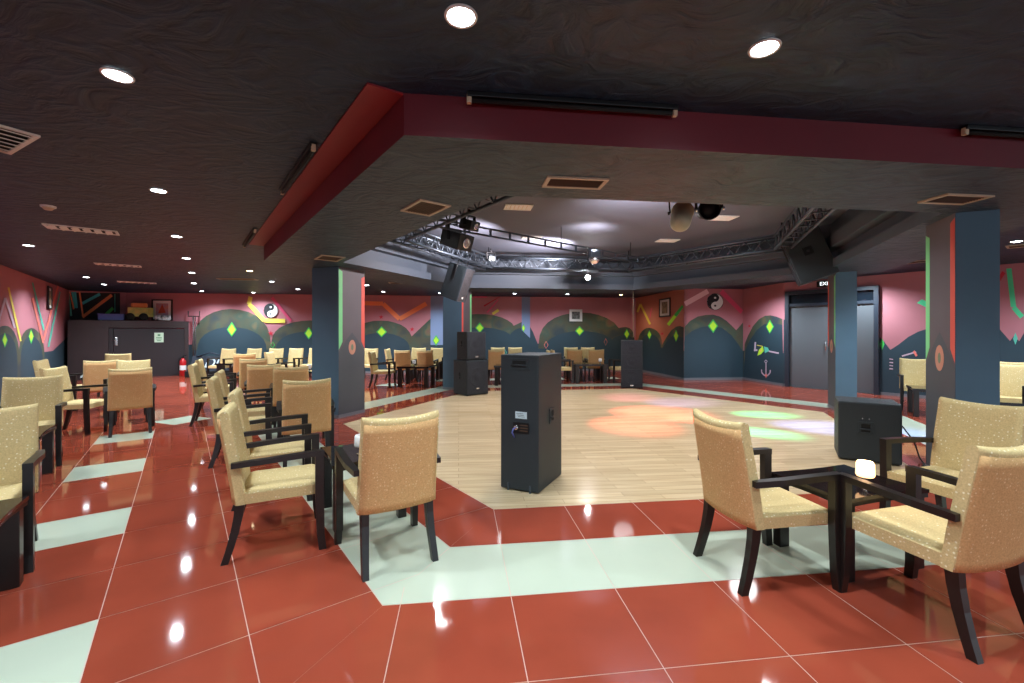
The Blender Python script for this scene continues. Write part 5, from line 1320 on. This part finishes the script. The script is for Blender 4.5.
def picture(key, s, z, w, h, label, frame, kind):
    loc, a = on_wall(key, s, z, .035)
    t = thing('picture_frame', label, 'picture', loc, a)
    # local x runs along the wall, y into the room
    b = .045
    m = MB()
    for cx, cz, sx, sz in ((0, h/2-b/2, w, b), (0, -h/2+b/2, w, b), (-w/2+b/2, 0, b, h-2*b), (w/2-b/2, 0, b, h-2*b)): m.box((cx, 0, cz), (sx, .03, sz), bev=.003)
    m.build('frame', frame, t)
    MB().box((0, -.006, 0), (w-2*b, .008, h-2*b)).build('mount', M['pic_white'], t)
    if kind == 'boat':
        p = MB().box((0, 0, 0), (w*.58, .006, h*.62)).build('print', M['pic_violet'], t)
        m = MB(); m.face([(-.12, .0045, -.10), (.13, .0045, -.12), (.0, .0045, .20)]); m.build('sail', M['pic_red'], p)
    elif kind == 'grey': MB().box((0, 0, 0), (w*.62, .006, h*.62)).build('print', M['pic_grey'], t)
    else: MB().box((0, 0, 0), (w*.5, .006, h*.62)).build('print', M['pic_tan'], t)
picture('left', 2.75, 2.40, .42, .62, 'small dark framed picture on the left wall of painted stripes', M['pic_frame'], 'tan')
picture('back', 16.93, 2.24, .66, .72, 'dark framed picture of a red sail above the partition', M['pic_frame'], 'boat')
picture('back', 2.41, 2.125, .50, .46, 'white framed grey picture on the back wall above an arch', M['white'], 'grey')
picture('side', 1.185, 2.295, .78, .62, 'dark framed tan picture on the coral wall', M['pic_frame'], 'tan')

# fire extinguisher and forked stand beside the partition
v = pp+pr*2.80-pn*.28
t = thing('fire_extinguisher', 'red fire extinguisher standing at the right end of the partition', 'fire extinguisher', (v.x, v.y, 0))
MB().lathe([(0, 0), (.085, 0), (.095, .015), (.095, .46), (.085, .52), (.045, .57), (.03, .60), (0, .60)], 24).build('cylinder', M['red_enamel'], t)
m = MB(); m.lathe([(0, .60), (.028, .60), (.03, .66), (0, .66)], 14); m.box((.05, 0, .675), (.16, .03, .02), ry=-.2); m.box((.05, 0, .64), (.14, .03, .015))
m.build('valve', M['black_metal'], t)
MB().tube([(.02, 0, .63), (-.10, -.02, .60), (-.14, -.03, .45), (-.12, -.04, .22)], .012, 8).build('hose', M['void'], t)
MB().lathe([(.0962, .20), (.0962, .36)], 24).build('label_band', M['white'], t)
v = pp+pr*3.08-pn*.30
t = thing('forked_stand', 'tall thin dark stand with a forked top at the right end of the partition', 'stand', (v.x, v.y, 0))
MB().lathe([(0, 0), (.17, 0), (.17, .015), (.03, .03), (0, .03)], 20).build('base', M['black_metal'], t)
MB().tube([(0, 0, .02), (0, 0, 2.02)], .022, 8).build('pole', M['partition'], t)
MB().tube([(.07, 0, .02), (.07, 0, 2.02)], .014, 8).build('pole', M['partition'], t)
MB().tube([(-.17, 0, 2.20), (-.17, 0, 2.02), (.22, 0, 2.02), (.22, 0, 2.20)], .018, 8).build('fork', M['partition'], t)

# dark sign board with the word DISCO leaning by the back wall
def disco_sign():
    loc = (-9.55, 14.45, 0)
    t = thing('sign_board', 'dark board with white letters DISCO standing low before the back wall', 'sign', loc, A7)
    MB().box((0, .10, .44), (2.1, .04, .50), rx=-.25, bev=.01).build('board', M['sign_dark'], t)
    MB().box((0, .05, .10), (2.3, .30, .20), bev=.02).build('plinth', M['void'], t)
    cu = bpy.data.curves.new('letters', 'FONT'); cu.body = 'DISCO'; cu.size = .44; cu.extrude = .004; cu.align_x = 'CENTER'; cu.align_y = 'CENTER'; cu.shear = .25
    o = bpy.data.objects.new('letters', cu); COL.objects.link(o)
    dg = bpy.context.evaluated_depsgraph_get()
    me = bpy.data.meshes.new_from_object(o.evaluated_get(dg))
    bpy.data.objects.remove(o)
    lo = bpy.data.objects.new('letters', me); me.materials.append(M['sign_white']); COL.objects.link(lo)
    lo.parent = t; lo.location = (0, .073, .44); lo.rotation_euler = (PI/2-.25, 0, 0)
    MB().tube([(-.9, .12, .66), (-.5, .13, .80), (-.2, .12, .72), (.2, .12, .80), (.6, .12, .70)], .02, 8).build('cable', M['sign_dark'], t)
M['sign_dark'] = mat('sign_dark_blue', (.012, .022, .04), .4)
M['sign_white'] = mat('sign_letters', (.62, .76, .86), .5)
disco_sign()

# ------------------------------------------------------------------ big door in the right wall
def right_door():
    loc, a = on_wall('right', 9.925, 0, 0)      # left jamb seen from the room; local -x runs to the right jamb
    t = thing('door_1', None, None, loc, a)
    tag(t, kind='structure')
    W, H = 1.985, 2.56
    b = .09
    m = MB()
    m.box((-b/2, .05, H/2), (b, .14, H)); m.box((-W+b/2, .05, H/2), (b, .14, H)); m.box((-W/2, .05, H-b/2), (W-2*b, .14, b)); m.box((-W/2, .05, 2.19), (W-2*b, .10, .07))
    m.build('door_frame', M['dark_frame'], t)
    MB().box((-W/2, .02, 2.35), (W-2*b, .03, .25)).build('transom_panel', M['trans'], t)
    lw = (W-2*b)/2
    for i in range(2):
        d = MB().box((-b-lw*(i+.5), .03, 1.085), (lw-.01, .04, 2.14), bev=.003).build('door_leaf', M['grey_door'], t)
        MB().tube([(-W/2+(.06 if i == 0 else -.06), .09, 1.0), (-W/2+(.06 if i == 0 else -.06), .09, 1.25)], .012, 8).build('handle', M['chrome'], d)
    MB().box((-W/2, .05, .008), (W-2*b, .14, .016)).build('threshold', M['chrome'], t)
M['trans'] = mat('dark_transom', (.006, .012, .02), .2)
right_door()
# small lit EXIT sign over the door
def exit_sign():
    loc, a = on_wall('right', 9.0, 2.70, .05)
    t = thing('exit_sign', 'small dark EXIT sign with white letters above the grey door', 'sign', loc, a+PI)
    MB().box((0, 0, 0), (.40, .06, .15), bev=.008).build('box', M['void'], t)
    cu = bpy.data.curves.new('letters', 'FONT'); cu.body = 'EXIT'; cu.size = .125; cu.extrude = .003; cu.align_x = 'CENTER'; cu.align_y = 'CENTER'
    o = bpy.data.objects.new('letters', cu); COL.objects.link(o)
    me = bpy.data.meshes.new_from_object(o.evaluated_get(bpy.context.evaluated_depsgraph_get()))
    bpy.data.objects.remove(o)
    lo = bpy.data.objects.new('letters', me); me.materials.append(M['exit_white']); COL.objects.link(lo)
    lo.parent = t; lo.location = (0, -.034, 0); lo.rotation_euler = (PI/2, 0, 0)
M['exit_white'] = mat('exit_letters', (.9, .9, .9), .5, emit=(.85, .95, 1), es=1.2)
exit_sign()

# loose cables
t = thing('hanging_cable', 'thin pale cable hanging from the ring down to the three section speaker', 'cable', (3.26, 11.72, 0))
MB().tube([(0, 0, 2.58), (.0, 0, 2.0), (.003, 0, 1.45), (0, 0, 1.262)], .006, 6).build('wire', M['vent_frame'], t)
MB().lathe([(0, 0), (.014, 0), (.014, .05), (.008, .07), (0, .07)], 10).build('plug', M['black_metal'], t, (0, 0, 1.262))
t = thing('speaker_cable', 'thin black cable on the floor between the bass speaker box and the right blue pillar', 'cable', (4.5, 5.0, 0))
MB().tube([(-.02, .22, .40), (.08, .12, .36), (.13, .02, .20), (.12, -.06, .03), (.04, -.20, .008), (-.12, -.34, .008)], .008, 8).build('wire', M['void'], t)
